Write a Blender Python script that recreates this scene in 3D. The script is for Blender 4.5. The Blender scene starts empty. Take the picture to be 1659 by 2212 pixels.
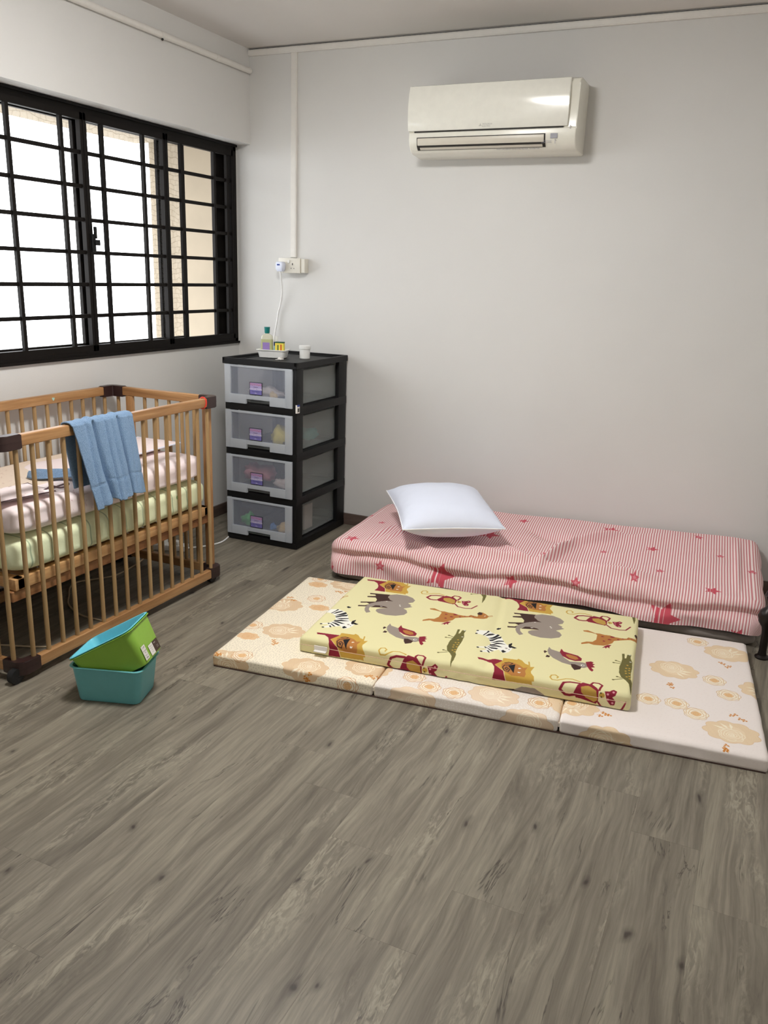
import bpy, bmesh, math, random
import numpy as np
from mathutils import Vector, Matrix
random.seed(4); rng = np.random.RandomState(7)
S = bpy.context.scene
COL = S.collection

# ------------------------------------------------------------ camera, sky, lights, exposure
IMW, IMH, FPX = 1659, 2212, 1787.94
pit, yaw, rol = map(math.radians, (16.0412, -24.0547, 1.98788))
fw = Vector((math.sin(yaw)*math.cos(pit), math.cos(yaw)*math.cos(pit), -math.sin(pit)))
rt = Vector((math.cos(yaw), -math.sin(yaw), 0)); up = rt.cross(fw)
r2 = rt*math.cos(rol)+up*math.sin(rol); u2 = up*math.cos(rol)-rt*math.sin(rol)
cd = bpy.data.cameras.new('camera'); cam = bpy.data.objects.new('camera', cd); COL.objects.link(cam)
M = Matrix.Identity(4)
for i in range(3): M[i][0], M[i][1], M[i][2] = r2[i], u2[i], -fw[i]
M[0][3], M[1][3], M[2][3] = 2.7966, -4.2517, 1.4482
cam.matrix_world = M
cd.sensor_fit = 'VERTICAL'; cd.sensor_height = 36.0; cd.lens = 36.0*FPX/IMH
cd.clip_start = 0.05; S.camera = cam

w = bpy.data.worlds.new('overcast_sky'); S.world = w; w.use_nodes = True
bg = w.node_tree.nodes['Background']; bg.inputs[0].default_value = (0.93, 0.96, 1.0, 1); bg.inputs[1].default_value = 6.5
def area(name, loc, rot, sx, sy, power, col, shape='RECTANGLE', portal=False):
    l = bpy.data.lights.new(name, 'AREA'); l.shape = shape; l.size = sx; l.size_y = sy; l.energy = power; l.color = col
    if portal: l.cycles.is_portal = True
    o = bpy.data.objects.new(name, l); COL.objects.link(o); o.location = loc; o.rotation_euler = rot
    return o
area('window_portal', (-.21, -1.0, 1.57), (0, -math.pi/2, 0), 1.1, 2.2, 1, (1, 1, 1), portal=True)
LAMP = (1.40, -2.15); LAMP_STRENGTH = 96.0     # the glowing diffuser of the ceiling lamp lights the room
S.view_settings.view_transform = 'Standard'; S.view_settings.look = 'None'
S.view_settings.exposure = 0.12; S.view_settings.gamma = 1.0; S.view_settings.use_curve_mapping = False
S.cycles.max_bounces = 10; S.cycles.diffuse_bounces = 6; S.cycles.transparent_max_bounces = 24
S.cycles.use_denoising = True; S.cycles.sample_clamp_indirect = 6

# ------------------------------------------------------------ materials
def lin(c):
    return tuple(((v/255)/12.92 if v/255 <= .04045 else ((v/255+.055)/1.055)**2.4) for v in c)+(1,)
class NT:
    def __init__(s, name):
        s.m = bpy.data.materials.new(name); s.m.use_nodes = True; s.t = s.m.node_tree
        s.b = s.t.nodes['Principled BSDF']; s.out = s.t.nodes['Material Output']
    def n(s, typ, **kw):
        nd = s.t.nodes.new(typ)
        for k, v in kw.items():
            if k.startswith('_'): setattr(nd, k[1:], v)
            else:
                i = nd.inputs[int(k[1:])] if k[0] == 'i' and k[1:].isdigit() else nd.inputs[k.replace('__', ' ')]
                if hasattr(v, 'links') or isinstance(v, bpy.types.NodeSocket): s.t.links.new(v, i)
                else: i.default_value = v
        return nd
    def l(s, a, b): s.t.links.new(a, b)
    def coord(s, kind='Object', scale=(1, 1, 1), loc=(0, 0, 0), rot=(0, 0, 0), rnd=False):
        tc = s.n('ShaderNodeTexCoord'); src = tc.outputs[kind]
        if rnd:
            oi = s.n('ShaderNodeObjectInfo'); cb = s.n('ShaderNodeCombineXYZ', i0=oi.outputs['Random'], i1=oi.outputs['Random'])
            sc = s.n('ShaderNodeVectorMath', _operation='SCALE', i0=cb.outputs[0]); sc.inputs[3].default_value = 37.0
            ad = s.n('ShaderNodeVectorMath', _operation='ADD', i0=src, i1=sc.outputs[0]); src = ad.outputs[0]
        mp = s.n('ShaderNodeMapping', Vector=src); mp.inputs['Scale'].default_value = scale
        mp.inputs['Location'].default_value = loc; mp.inputs['Rotation'].default_value = rot
        return mp.outputs[0]
    def noise(s, vec, scale, detail=4, rough=.55, dist=0):
        return s.n('ShaderNodeTexNoise', Vector=vec, Scale=scale, Detail=detail, Roughness=rough, Distortion=dist).outputs[0]
    def ramp(s, fac, stops):
        r = s.n('ShaderNodeValToRGB', Fac=fac); e = r.color_ramp.elements
        while len(e) < len(stops): e.new(.5)
        for k, (p, c) in enumerate(stops):
            e[k].position = p; e[k].color = c if len(c) == 4 else lin(c)
        return r.outputs[0]
    def mix(s, fac, a, b, mode='MIX'):
        x = s.n('ShaderNodeMix', _data_type='RGBA', _blend_type=mode)
        for i, v in ((0, fac), (6, a), (7, b)):
            if isinstance(v, bpy.types.NodeSocket): s.l(v, x.inputs[i])
            else: x.inputs[i].default_value = v
        return x.outputs[2]
    def bump(s, h, strength=.3, dist=.01):
        b = s.n('ShaderNodeBump', Height=h, Strength=strength, Distance=dist); s.l(b.outputs[0], s.b.inputs['Normal'])
    def set(s, **kw):
        for k, v in kw.items():
            i = s.b.inputs[k.replace('__', ' ')]
            if isinstance(v, bpy.types.NodeSocket): s.l(v, i)
            else: i.default_value = v
        return s
def plain(name, c, rough=.5, var=.06, nscale=30, bump=0, bscale=400, **kw):
    t = NT(name); v = t.coord(); n = t.noise(v, nscale, 3)
    c1 = tuple(min(1, x*(1+var)) for x in lin(c)[:3])+(1,); c0 = tuple(x*(1-var) for x in lin(c)[:3])+(1,)
    t.set(Base__Color=t.ramp(n, [(.3, c0), (.7, c1)]), Roughness=rough, **kw)
    if bump: t.bump(t.noise(v, bscale, 2), bump, .002)
    return t.m
def wood(name, c_dark, c_mid, c_light, axis, rough=.42):
    t = NT(name); sc = [26, 26, 26]; sc[axis] = 1.6
    v = t.coord(scale=sc, rnd=True)
    n = t.noise(v, 1.0, 5, .6, .8); n2 = t.noise(v, 4.5, 3)
    col = t.ramp(n, [(.28, c_dark), (.5, c_mid), (.72, c_light)])
    col = t.mix(t.ramp(n2, [(.35, (0, 0, 0, 1)), (.75, (.5, .5, .5, 1))]), col, lin(c_dark))
    t.set(Base__Color=col, Roughness=rough); t.bump(n2, .12, .002)
    return t.m
MT = {}
def wallmat(name, c):
    t = NT(name); v = t.coord()
    n = t.noise(v, 1.2, 4); cl = lin(c)
    t.set(Base__Color=t.ramp(n, [(.3, tuple(x*.96 for x in cl[:3])+(1,)), (.7, tuple(min(1, x*1.02) for x in cl[:3])+(1,))]), Roughness=.62)
    t.bump(t.noise(v, 180, 3), .12, .002)
    return t.m
MT['wall'] = wallmat('wall_paint', (216, 215, 212)); MT['ceil'] = wallmat('ceiling_paint', (222, 218, 214))
MT['trim'] = plain('white_trunking', (226, 223, 217), .45, .02)
MT['black'] = plain('black_plastic', (17, 17, 18), .5, .1, Specular__IOR__Level=.3)
MT['frame'] = plain('dark_bronze_aluminium', (17, 13, 10), .6, .1, Specular__IOR__Level=.18)
MT['cap'] = plain('dark_brown_plastic', (52, 34, 32), .38, .08)
MT['rubber'] = plain('caster_rubber', (17, 17, 19), .55, .1)
P_D, P_M, P_L = (132, 92, 54), (174, 130, 84), (194, 154, 108)
MT['woodY'] = wood('pine_along_y', P_D, P_M, P_L, 1); MT['woodX'] = wood('pine_along_x', P_D, P_M, P_L, 0)
MT['woodZ'] = wood('pine_post', P_D, P_M, P_L, 2)
MT['spin'] = wood('pine_spindle', (142, 112, 74), (168, 137, 94), (188, 160, 116), 2, .5)
MT['woodL'] = wood('pine_base_frame', (170, 122, 74), (200, 155, 104), (216, 176, 126), 1, .5)
MT['woodK'] = wood('pine_lower_rail', (120, 78, 44), (148, 100, 60), (166, 118, 74), 1, .5)
MT['ac'] = plain('aged_white_plastic', (238, 236, 224), .25, .02)
MT['acp'] = plain('glossy_white_panel', (242, 241, 231), .12, .02)
MT['acdark'] = plain('dark_gap', (40, 36, 32), .7); MT['aclouv'] = plain('louver_plastic', (214, 208, 194), .35, .02)
MT['grey'] = plain('grey_print', (150, 150, 158), .5); MT['greyl'] = plain('light_grey_print', (176, 174, 170), .5)
MT['white'] = plain('white_plastic', (236, 236, 232), .35, .02); MT['blueprint'] = plain('blue_print', (46, 70, 150), .5)
MT['bluewhite'] = plain('bluish_white_plastic', (222, 228, 245), .3, .02)
MT['socket'] = plain('aged_socket_plastic', (222, 218, 206), .35, .02)
MT['teal'] = plain('aqua_plastic', (104, 176, 180), .38, .03); MT['aqua'] = plain('light_aqua_plastic', (112, 206, 224), .36, .03)
MT['green'] = plain('lime_green_plastic', (138, 184, 66), .38, .03)
MT['brownlab'] = plain('brown_label', (64, 44, 38), .5); MT['paper'] = plain('paper_label', (232, 228, 222), .6, .03)
MT['ink'] = plain('black_ink', (30, 28, 30), .6); MT['redring'] = plain('red_rubber', (222, 62, 48), .4)
MT['red'] = plain('red_print', (190, 44, 60), .6); MT['sticker'] = plain('lilac_sticker', (172, 160, 206), .4)
MT['stickerb'] = plain('violet_sticker_lower', (118, 112, 178), .4)
MT['cable'] = plain('white_cable', (244, 244, 242), .45); MT['cablec'] = plain('cream_cable', (186, 168, 140), .5)
MT['iron'] = plain('dark_turned_metal', (34, 30, 28), .35, .1, Metallic=.6)
MT['base'] = wood('grey_brown_skirting', (74, 60, 54), (96, 80, 72), (112, 95, 86), 0, .5)
MT['baseY'] = wood('grey_brown_skirting_y', (74, 60, 54), (96, 80, 72), (112, 95, 86), 1, .5)
MT['pillow'] = plain('white_cotton', (230, 236, 252), .8, .015, 8, .25, 500)
MT['piping'] = plain('white_piping', (246, 247, 250), .7)
MT['dpiping'] = plain('dark_plum_piping', (84, 62, 66), .7)
MT['greyfab'] = plain('grey_mattress_fabric', (150, 142, 136), .85, .06, 60, .3)
MT['greyfabd'] = plain('grey_mattress_band', (92, 84, 80), .85, .06)
MT['beige'] = plain('outside_beige_render', (136, 125, 108), .9, .04, 6)
MT['yellowbox'] = plain('yellow_card', (232, 214, 84), .5); MT['darkgreen'] = plain('dark_green_card', (34, 84, 56), .5)
MT['orange'] = plain('orange_print', (206, 96, 40), .5); MT['tealcap'] = plain('teal_cap', (22, 122, 118), .35)
MT['purple'] = plain('purple_label', (150, 124, 190), .5); MT['lblue'] = plain('light_blue_label', (150, 206, 226), .4)
MT['navy'] = plain('navy_label', (34, 50, 110), .4)
MT['toyyellow'] = plain('yellow_cloth', (226, 208, 96), .8, .1, 20, .3, 60); MT['toygreen'] = plain('green_toy', (90, 190, 100), .6)
MT['toypink'] = plain('pink_cloth', (206, 130, 140), .8); MT['toycream'] = plain('cream_cloth', (226, 196, 140), .8)
MT['toyblue'] = plain('blue_toy', (80, 130, 190), .6); MT['toywhite'] = plain('white_cloth', (224, 210, 204), .8)
MT['toyteal'] = plain('teal_cloth', (70, 170, 170), .8)
MT['concrete'] = plain('added_pale_ground', (170, 168, 162), .9)
# translucent drawer plastic
def clear(name, c, alpha, rough):
    t = NT(name); t.set(Base__Color=lin(c), Roughness=rough, Alpha=alpha); 
    t.bump(t.noise(t.coord(), 260, 2), .1, .002); return t.m
MT['dw_panel'] = clear('smoky_clear_drawer_plastic', (170, 176, 192), .26, .4)
MT['dw_edge'] = clear('milky_drawer_plastic', (214, 220, 228), .5, .4)
MT['dw_side'] = clear('milky_drawer_side', (168, 174, 172), .3, .5)
MT['oil'] = clear('pale_oil_bottle', (200, 204, 150), .8, .12); MT['oil2'] = clear('clear_bottle_top', (226, 224, 200), .6, .12)
# window glass: textured clear sheet with an embossed pattern of short angular lines
t = NT('patterned_glass'); v = t.coord(scale=(1, 1, 1), rot=(0, 0, 0))
sx = t.n('ShaderNodeSeparateXYZ', Vector=v); cb = t.n('ShaderNodeCombineXYZ', i0=sx.outputs[1], i1=sx.outputs[2])
wn = t.n('ShaderNodeTexNoise', Vector=cb.outputs[0], Scale=14.0, Detail=1.0)
ad = t.n('ShaderNodeVectorMath', _operation='MULTIPLY_ADD', i0=wn.outputs[1], i1=(.05, .05, 0), i2=cb.outputs[0])
bk = t.n('ShaderNodeTexBrick', Vector=ad.outputs[0], Color1=(1, 1, 1, 1), Color2=(.97, .97, .97, 1), Mortar=(.80, .78, .75, 1), Scale=1.0)
bk.inputs['Mortar Size'].default_value = .0011; bk.inputs['Brick Width'].default_value = .034; bk.inputs['Row Height'].default_value = .026; bk.inputs['Mortar Smooth'].default_value = .3
tr = t.n('ShaderNodeBsdfTransparent', Color=bk.outputs[0]); gl = t.n('ShaderNodeBsdfGlossy', Color=(1, 1, 1, 1), Roughness=.15)
mx = t.n('ShaderNodeMixShader', Fac=.04); t.l(tr.outputs[0], mx.inputs[1]); t.l(gl.outputs[0], mx.inputs[2]); t.l(mx.outputs[0], t.out.inputs[0])
MT['glass'] = t.m
# lamp
t = NT('lamp_diffuser'); t.set(Base__Color=(1, 1, 1, 1)); t.b.inputs['Emission Color'].default_value = (1, .985, .965, 1); t.b.inputs['Emission Strength'].default_value = LAMP_STRENGTH
MT['lamp'] = t.m
# floor planks (grain along y)
t = NT('grey_brown_vinyl_plank')
v0 = t.coord(rnd=True); oi = t.n('ShaderNodeObjectInfo')
wm = t.n('ShaderNodeMapping', Vector=v0); wm.inputs['Scale'].default_value = (3.0, 1.6, 1)
wob = t.n('ShaderNodeTexNoise', Vector=wm.outputs[0], Scale=1.6, Detail=2.0); v = t.n('ShaderNodeVectorMath', _operation='MULTIPLY_ADD', i0=wob.outputs[1], i1=(.04, .0, 0), i2=v0).outputs[0]
vs = t.n('ShaderNodeMapping', Vector=v); vs.inputs['Scale'].default_value = (22, 1.5, 1)
vf = t.n('ShaderNodeMapping', Vector=v); vf.inputs['Scale'].default_value = (120, 5, 1)
big = t.noise(vs.outputs[0], .75, 6, .62, 1.6); fine = t.noise(vf.outputs[0], 1.0, 4, .65)
base = t.ramp(big, [(.22, (84, 78, 68)), (.40, (112, 105, 93)), (.54, (132, 125, 111)), (.64, (140, 133, 118)), (.78, (166, 159, 140))])
base = t.mix(t.ramp(fine, [(.3, (.42, .42, .42, 1)), (.62, (0, 0, 0, 1))]), base, lin((84, 77, 66)))
# pale rippled patches
vp = t.n('ShaderNodeMapping', Vector=v); vp.inputs['Scale'].default_value = (9, 1.6, 1)
pa = t.ramp(t.noise(vp.outputs[0], 1.0, 3, .5, .4), [(.54, (0, 0, 0, 1)), (.66, (1, 1, 1, 1))])
vr = t.n('ShaderNodeMapping', Vector=v); vr.inputs['Scale'].default_value = (70, 16, 1)
ri = t.ramp(t.noise(vr.outputs[0], 1.0, 3, .6, 1.5), [(.45, (0, 0, 0, 1)), (.6, (1, 1, 1, 1))])
pr_ = t.mix(1.0, pa, ri, 'MULTIPLY'); base = t.mix(t.mix(1.0, pr_, (.42, .42, .42, 1), 'MULTIPLY'), base, lin((178, 171, 152)))
# thin dark cracks
vc = t.n('ShaderNodeMapping', Vector=v); vc.inputs['Scale'].default_value = (7, .8, 1)
cn = t.noise(vc.outputs[0], 1.0, 6, .62, .9)
ab = t.n('ShaderNodeMath', _operation='SUBTRACT', i0=cn, i1=.5); ab2 = t.n('ShaderNodeMath', _operation='ABSOLUTE', i0=ab.outputs[0])
cr = t.ramp(ab2.outputs[0], [(.0, (1, 1, 1, 1)), (.009, (0, 0, 0, 1))])
vm = t.n('ShaderNodeMapping', Vector=v); vm.inputs['Scale'].default_value = (9, 4, 1)
cmk = t.ramp(t.noise(vm.outputs[0], 1.0, 2), [(.52, (0, 0, 0, 1)), (.62, (.85, .85, .85, 1))])
base = t.mix(t.mix(1.0, cr, cmk, 'MULTIPLY'), base, lin((54, 48, 41)))
# knots
vk = t.n('ShaderNodeMapping', Vector=v); vk.inputs['Scale'].default_value = (6.5, 2.6, 1)
dv = t.n('ShaderNodeTexNoise', Vector=vk.outputs[0], Scale=3.0); vk2 = t.n('ShaderNodeVectorMath', _operation='MULTIPLY_ADD', i0=dv.outputs[1], i1=(.30, .30, 0), i2=vk.outputs[0])
vo = t.n('ShaderNodeTexVoronoi', Vector=vk2.outputs[0], Scale=1.0); vo.voronoi_dimensions = '2D'
kn = t.ramp(vo.outputs['Distance'], [(.015, (.9, .9, .9, 1)), (.04, (.4, .4, .4, 1)), (.10, (0, 0, 0, 1))])
ks = t.n('ShaderNodeSeparateColor', i0=vo.outputs['Color']); km = t.ramp(ks.outputs[0], [(.60, (0, 0, 0, 1)), (.64, (1, 1, 1, 1))])
base = t.mix(t.mix(1.0, kn, km, 'MULTIPLY'), base, lin((54, 46, 41)))
hv = t.n('ShaderNodeMapRange', Value=oi.outputs['Random']); hv.inputs[3].default_value = .90; hv.inputs[4].default_value = 1.08
base = t.mix(1.0, base, t.n('ShaderNodeCombineColor', i0=hv.outputs[0], i1=hv.outputs[0], i2=hv.outputs[0]).outputs[0], 'MULTIPLY')
t.set(Base__Color=base, Roughness=t.ramp(fine, [(.3, (.50, .50, .50, 1)), (.7, (.40, .40, .40, 1))])); t.bump(fine, .08, .001)
t.b.inputs['Specular IOR Level'].default_value = .35
MT['plank'] = t.m
# crib fabrics
t = NT('pink_floral_cotton'); v = t.coord()
n = t.noise(v, 16, 5, .7, 2.0); f = t.ramp(n, [(.61, (0, 0, 0, 1)), (.66, (.55, .55, .55, 1)), (.70, (0, 0, 0, 1))])
mk = t.ramp(t.noise(v, 9, 2), [(.5, (0, 0, 0, 1)), (.6, (1, 1, 1, 1))])
t.set(Base__Color=t.mix(t.mix(1., f, mk, 'MULTIPLY'), lin((242, 228, 228)), lin((176, 110, 130))), Roughness=.85); t.bump(t.noise(v, 500, 2), .2, .001)
MT['pinkcot'] = t.m
t = NT('cream_floral_cotton'); v = t.coord()
n = t.noise(v, 22, 5, .7, 2.0); f = t.ramp(n, [(.60, (0, 0, 0, 1)), (.65, (.5, .5, .5, 1)), (.69, (0, 0, 0, 1))])
t.set(Base__Color=t.mix(f, lin((226, 208, 190)), lin((176, 120, 116))), Roughness=.85); MT['creamcot'] = t.m
t = NT('pale_green_cotton'); v = t.coord()
sp_ = t.n('ShaderNodeSeparateXYZ', Vector=v); wv = t.n('ShaderNodeTexWave', Vector=v, Scale=3.2, Distortion=1.2); wv.bands_direction = 'Y'
ln_ = t.ramp(wv.outputs[1], [(.0, (.6, .6, .6, 1)), (.02, (0, 0, 0, 1))])
c = t.mix(ln_, lin((232, 238, 200)), lin((96, 132, 96)))
vo = t.n('ShaderNodeTexVoronoi', Vector=v, Scale=14.0); k = t.ramp(vo.outputs['Distance'], [(.10, (.8, .8, .8, 1)), (.16, (0, 0, 0, 1))])
kc = t.n('ShaderNodeSeparateColor', i0=vo.outputs['Color']); kmm = t.ramp(kc.outputs[0], [(.62, (0, 0, 0, 1)), (.66, (1, 1, 1, 1))])
sc_ = t.ramp(kc.outputs[1], [(.45, (232, 206, 90)), (.5, (90, 160, 70)), (.8, (90, 160, 70)), (.85, (60, 66, 70))])
c = t.mix(t.mix(1., k, kmm, 'MULTIPLY'), c, sc_)
t.set(Base__Color=c, Roughness=.85); t.bump(t.noise(v, 30, 3), .3, .01); MT['greencot'] = t.m
t = NT('blue_terry'); v = t.coord(); n = t.noise(v, 300, 3, .8)
t.set(Base__Color=t.ramp(n, [(.3, (122, 160, 204)), (.7, (176, 206, 238))]), Roughness=.95); t.bump(n, 1.0, .008); MT['terry'] = t.m

# ------------------------------------------------------------ geometry helpers
ORG = {}
def tag(o, label=None, cat=None, group=None, kind=None):
    if label: o['label'] = label
    if cat: o['category'] = cat
    if group: o['group'] = group
    if kind: o['kind'] = kind
    return o
def thing(name, label, cat, loc=(0, 0, 0), rot=0, group=None, local=False):
    o = bpy.data.objects.new(name, None); COL.objects.link(o); o.location = loc
    o.rotation_euler = rot if isinstance(rot, tuple) else (0, 0, rot); o.empty_display_size = .05
    ORG[o.name] = Vector((0, 0, 0)) if local else Vector(loc)
    return tag(o, label, cat, group)
def link(name, bm, mat, parent=None, smooth=False, center=True):
    if isinstance(bm, bpy.types.Mesh): me = bm
    else:
        me = bpy.data.meshes.new(name); bmesh.ops.recalc_face_normals(bm, faces=bm.faces); bm.to_mesh(me); bm.free()
    n = len(me.vertices); a = np.empty(n*3, 'f'); me.vertices.foreach_get('co', a); a = a.reshape(-1, 3)
    c = (a.min(0)+a.max(0))/2 if center else np.zeros(3)
    a -= c; me.vertices.foreach_set('co', a.ravel())
    for m in (mat if isinstance(mat, (list, tuple)) else [mat]): me.materials.append(MT[m] if isinstance(m, str) else m)
    if smooth: me.polygons.foreach_set('use_smooth', [True]*len(me.polygons))
    me.update()
    o = bpy.data.objects.new(name, me); COL.objects.link(o)
    W = Vector([float(x) for x in c]); ORG[o.name] = W
    if parent: o.parent = parent; o.location = W-ORG[parent.name]
    else: o.location = W
    if smooth == 'auto':
        try: me.set_sharp_from_angle(angle=math.radians(35))
        except Exception: pass
    return o
def bmbox(bm, lo, hi, bev=0, seg=2, rotz=0, piv=None, mi=0):
    r = bmesh.ops.create_cube(bm, size=1.0); vs = r['verts']
    c = (Vector(lo)+Vector(hi))/2; d = Vector(hi)-Vector(lo)
    for v in vs: v.co = Vector((v.co.x*d.x, v.co.y*d.y, v.co.z*d.z))+c
    fs = list({f for v in vs for f in v.link_faces})
    for f in fs: f.material_index = mi
    if bev:
        es = list({e for v in vs for e in v.link_edges})
        rr = bmesh.ops.bevel(bm, geom=es, offset=bev, segments=seg, affect='EDGES', profile=.6)
        vs = list({v for f in rr['faces'] for v in f.verts} | {v for v in vs if v.is_valid})
    if rotz:
        p = Vector(piv) if piv else c
        bmesh.ops.rotate(bm, verts=vs, cent=p, matrix=Matrix.Rotation(rotz, 3, 'Z'))
    return vs
def box(name, lo, hi, mat, parent=None, bev=.002, seg=2, rotz=0, piv=None):
    bm = bmesh.new(); bmbox(bm, lo, hi, bev, seg, rotz, piv); return link(name, bm, mat, parent, 'auto')
def boxes(name, L, mat, parent=None, bev=.002, seg=1):
    bm = bmesh.new()
    for b in L: bmbox(bm, b[0], b[1], bev, seg, mi=(b[2] if len(b) > 2 else 0))
    return link(name, bm, mat, parent, 'auto')
def bmtube(bm, pts, r, n=10, caps=True, closed=False):
    pts = [Vector(p) for p in pts]; N = len(pts); rings = []; prev = None
    for i, p in enumerate(pts):
        a = pts[(i-1) % N] if (closed or i) else p; b = pts[(i+1) % N] if (closed or i < N-1) else p
        d = (b-a).normalized()
        if prev is None:
            x = Vector((0, 0, 1)) if abs(d.z) < .9 else Vector((1, 0, 0)); x = (x-d*x.dot(d)).normalized()
        else: x = (prev-d*prev.dot(d)).normalized()
        prev = x; y = d.cross(x); rr = r[i] if isinstance(r, (list, tuple)) else r
        rings.append([bm.verts.new(p+(x*math.cos(2*math.pi*k/n)+y*math.sin(2*math.pi*k/n))*rr) for k in range(n)])
    for i in range(N if closed else N-1):
        A, B = rings[i], rings[(i+1) % N]
        for k in range(n): bm.faces.new((A[k], A[(k+1) % n], B[(k+1) % n], B[k]))
    if caps and not closed: bm.faces.new(rings[0][::-1]); bm.faces.new(rings[-1])
def tube(name, pts, r, mat, parent=None, n=10, closed=False):
    bm = bmesh.new(); bmtube(bm, pts, r, n, closed=closed); return link(name, bm, mat, parent, 'auto')
def spline(pts, k=8):
    P = [Vector(p) for p in pts]; P = [P[0]*2-P[1]]+P+[P[-1]*2-P[-2]]; out = []
    for i in range(1, len(P)-2):
        for j in range(k):
            s = j/k; a, b, c, d = P[i-1:i+3]
            out.append(.5*((2*b)+(-a+c)*s+(2*a-5*b+4*c-d)*s*s+(-a+3*b-3*c+d)*s**3))
    out.append(P[-2]); return out
def lathe(name, prof, mat, parent=None, c=(0, 0, 0), n=24, sm='auto'):
    bm = bmesh.new(); rings = []
    for r, z in prof:
        if r < 1e-6: rings.append([bm.verts.new((c[0], c[1], c[2]+z))])
        else: rings.append([bm.verts.new((c[0]+r*math.cos(2*math.pi*k/n), c[1]+r*math.sin(2*math.pi*k/n), c[2]+z)) for k in range(n)])
    for A, B in zip(rings, rings[1:]):
        if len(A) == 1 and len(B) == 1: continue
        for k in range(n):
            k2 = (k+1) % n
            if len(A) == 1: bm.faces.new((A[0], B[k], B[k2]))
            elif len(B) == 1: bm.faces.new((A[k], A[k2], B[0]))
            else: bm.faces.new((A[k], A[k2], B[k2], B[k]))
    return link(name, bm, mat, parent, sm)
def rrect(hx, hy, r, n=6):
    out = []
    for cx, cy, a0 in ((hx-r, hy-r, 0), (-hx+r, hy-r, 90), (-hx+r, -hy+r, 180), (hx-r, -hy+r, 270)):
        for k in range(n+1):
            a = math.radians(a0+90*k/n); out.append((cx+r*math.cos(a), cy+r*math.sin(a)))
    return out
def loft(name, secs, mat, parent=None, xf=None, close_bottom=True, close_top=False, n=6, zf=None):
    """secs: (hx, hy, r, z); rings of rounded rectangles joined bottom to top"""
    bm = bmesh.new(); rings = []
    for s in secs:
        ring = []
        for x, y in rrect(s[0], s[1], s[2], n):
            p = Vector((x, y, s[3]+(zf(x, y, s) if zf else 0)))
            ring.append(bm.verts.new(xf(p) if xf else p))
        rings.append(ring)
    N = len(rings[0])
    for A, B in zip(rings, rings[1:]):
        for k in range(N): bm.faces.new((A[k], A[(k+1) % N], B[(k+1) % N], B[k]))
    if close_bottom: bm.faces.new(rings[0][::-1])
    if close_top: bm.faces.new(rings[-1])
    return link(name, bm, mat, parent, 'auto')
def prism(bm, pts, origin, ex, ey, ez, thick, mi=0):
    o = Vector(origin); ex, ey, ez = Vector(ex), Vector(ey), Vector(ez)
    A = [bm.verts.new(o+ex*x+ey*y) for x, y in pts]; B = [bm.verts.new(o+ex*x+ey*y+ez*thick) for x, y in pts]
    N = len(pts); fs = [bm.faces.new(A[::-1]), bm.faces.new(B)]+[bm.faces.new((A[i], A[(i+1) % N], B[(i+1) % N], B[i])) for i in range(N)]
    for f in fs: f.material_index = mi
def bmtext(bm, txt, size, origin, ex, ey, ez, mi=0, thick=.0004, align='CENTER'):
    cu = bpy.data.curves.new('tmp', 'FONT'); cu.body = txt; cu.size = size; cu.align_x = align; cu.align_y = 'CENTER'; cu.resolution_u = 2
    o = bpy.data.objects.new('tmp', cu); COL.objects.link(o); dg = bpy.context.evaluated_depsgraph_get()
    me = bpy.data.meshes.new_from_object(o.evaluated_get(dg)); bpy.data.objects.remove(o)
    ex, ey, ez, og = Vector(ex), Vector(ey), Vector(ez), Vector(origin)
    vs = [bm.verts.new(og+ex*v.co.x+ey*v.co.y+ez*thick) for v in me.vertices]
    for p in me.polygons:
        try: f = bm.faces.new([vs[i] for i in p.vertices]); f.material_index = mi
        except ValueError: pass
    bpy.data.meshes.remove(me)
def gridmesh(name, X, Y, Z, U, V, mat, parent=None, thick=0, closeu=False):
    nu, nv = X.shape; co = np.stack([X, Y, Z], -1).reshape(-1, 3).astype('f')
    i, j = np.meshgrid(np.arange(nu-(0 if closeu else 1)), np.arange(nv-1), indexing='ij'); i2 = (i+1) % nu
    q = np.stack([i*nv+j, i2*nv+j, i2*nv+j+1, i*nv+j+1], -1).reshape(-1, 4)
    me = bpy.data.meshes.new(name); me.from_pydata(co.tolist(), [], q.tolist())
    if U is not None:
        uv = me.uv_layers.new(name='UVMap'); uvs = np.stack([U, V], -1).reshape(-1, 2)[q.ravel()]; uv.data.foreach_set('uv', uvs.ravel().astype('f'))
    o = link(name, me, mat, parent, True)
    if thick:
        md = o.modifiers.new('thickness', 'SOLIDIFY'); md.thickness = thick; md.offset = -1
    return o
def dupe(o, loc, parent=None):
    c = o.copy(); COL.objects.link(c); c.location = loc
    if parent: c.parent = parent
    return c
def fnoise(x, y, s, seed=0):
    r = np.random.RandomState(seed); out = 0
    for k in range(6):
        a = r.rand()*6.28; f = s*(.6+r.rand()*1.2); out = out+np.sin((x*math.cos(a)+y*math.sin(a))*f+r.rand()*6.28)
    return out/6
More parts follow.
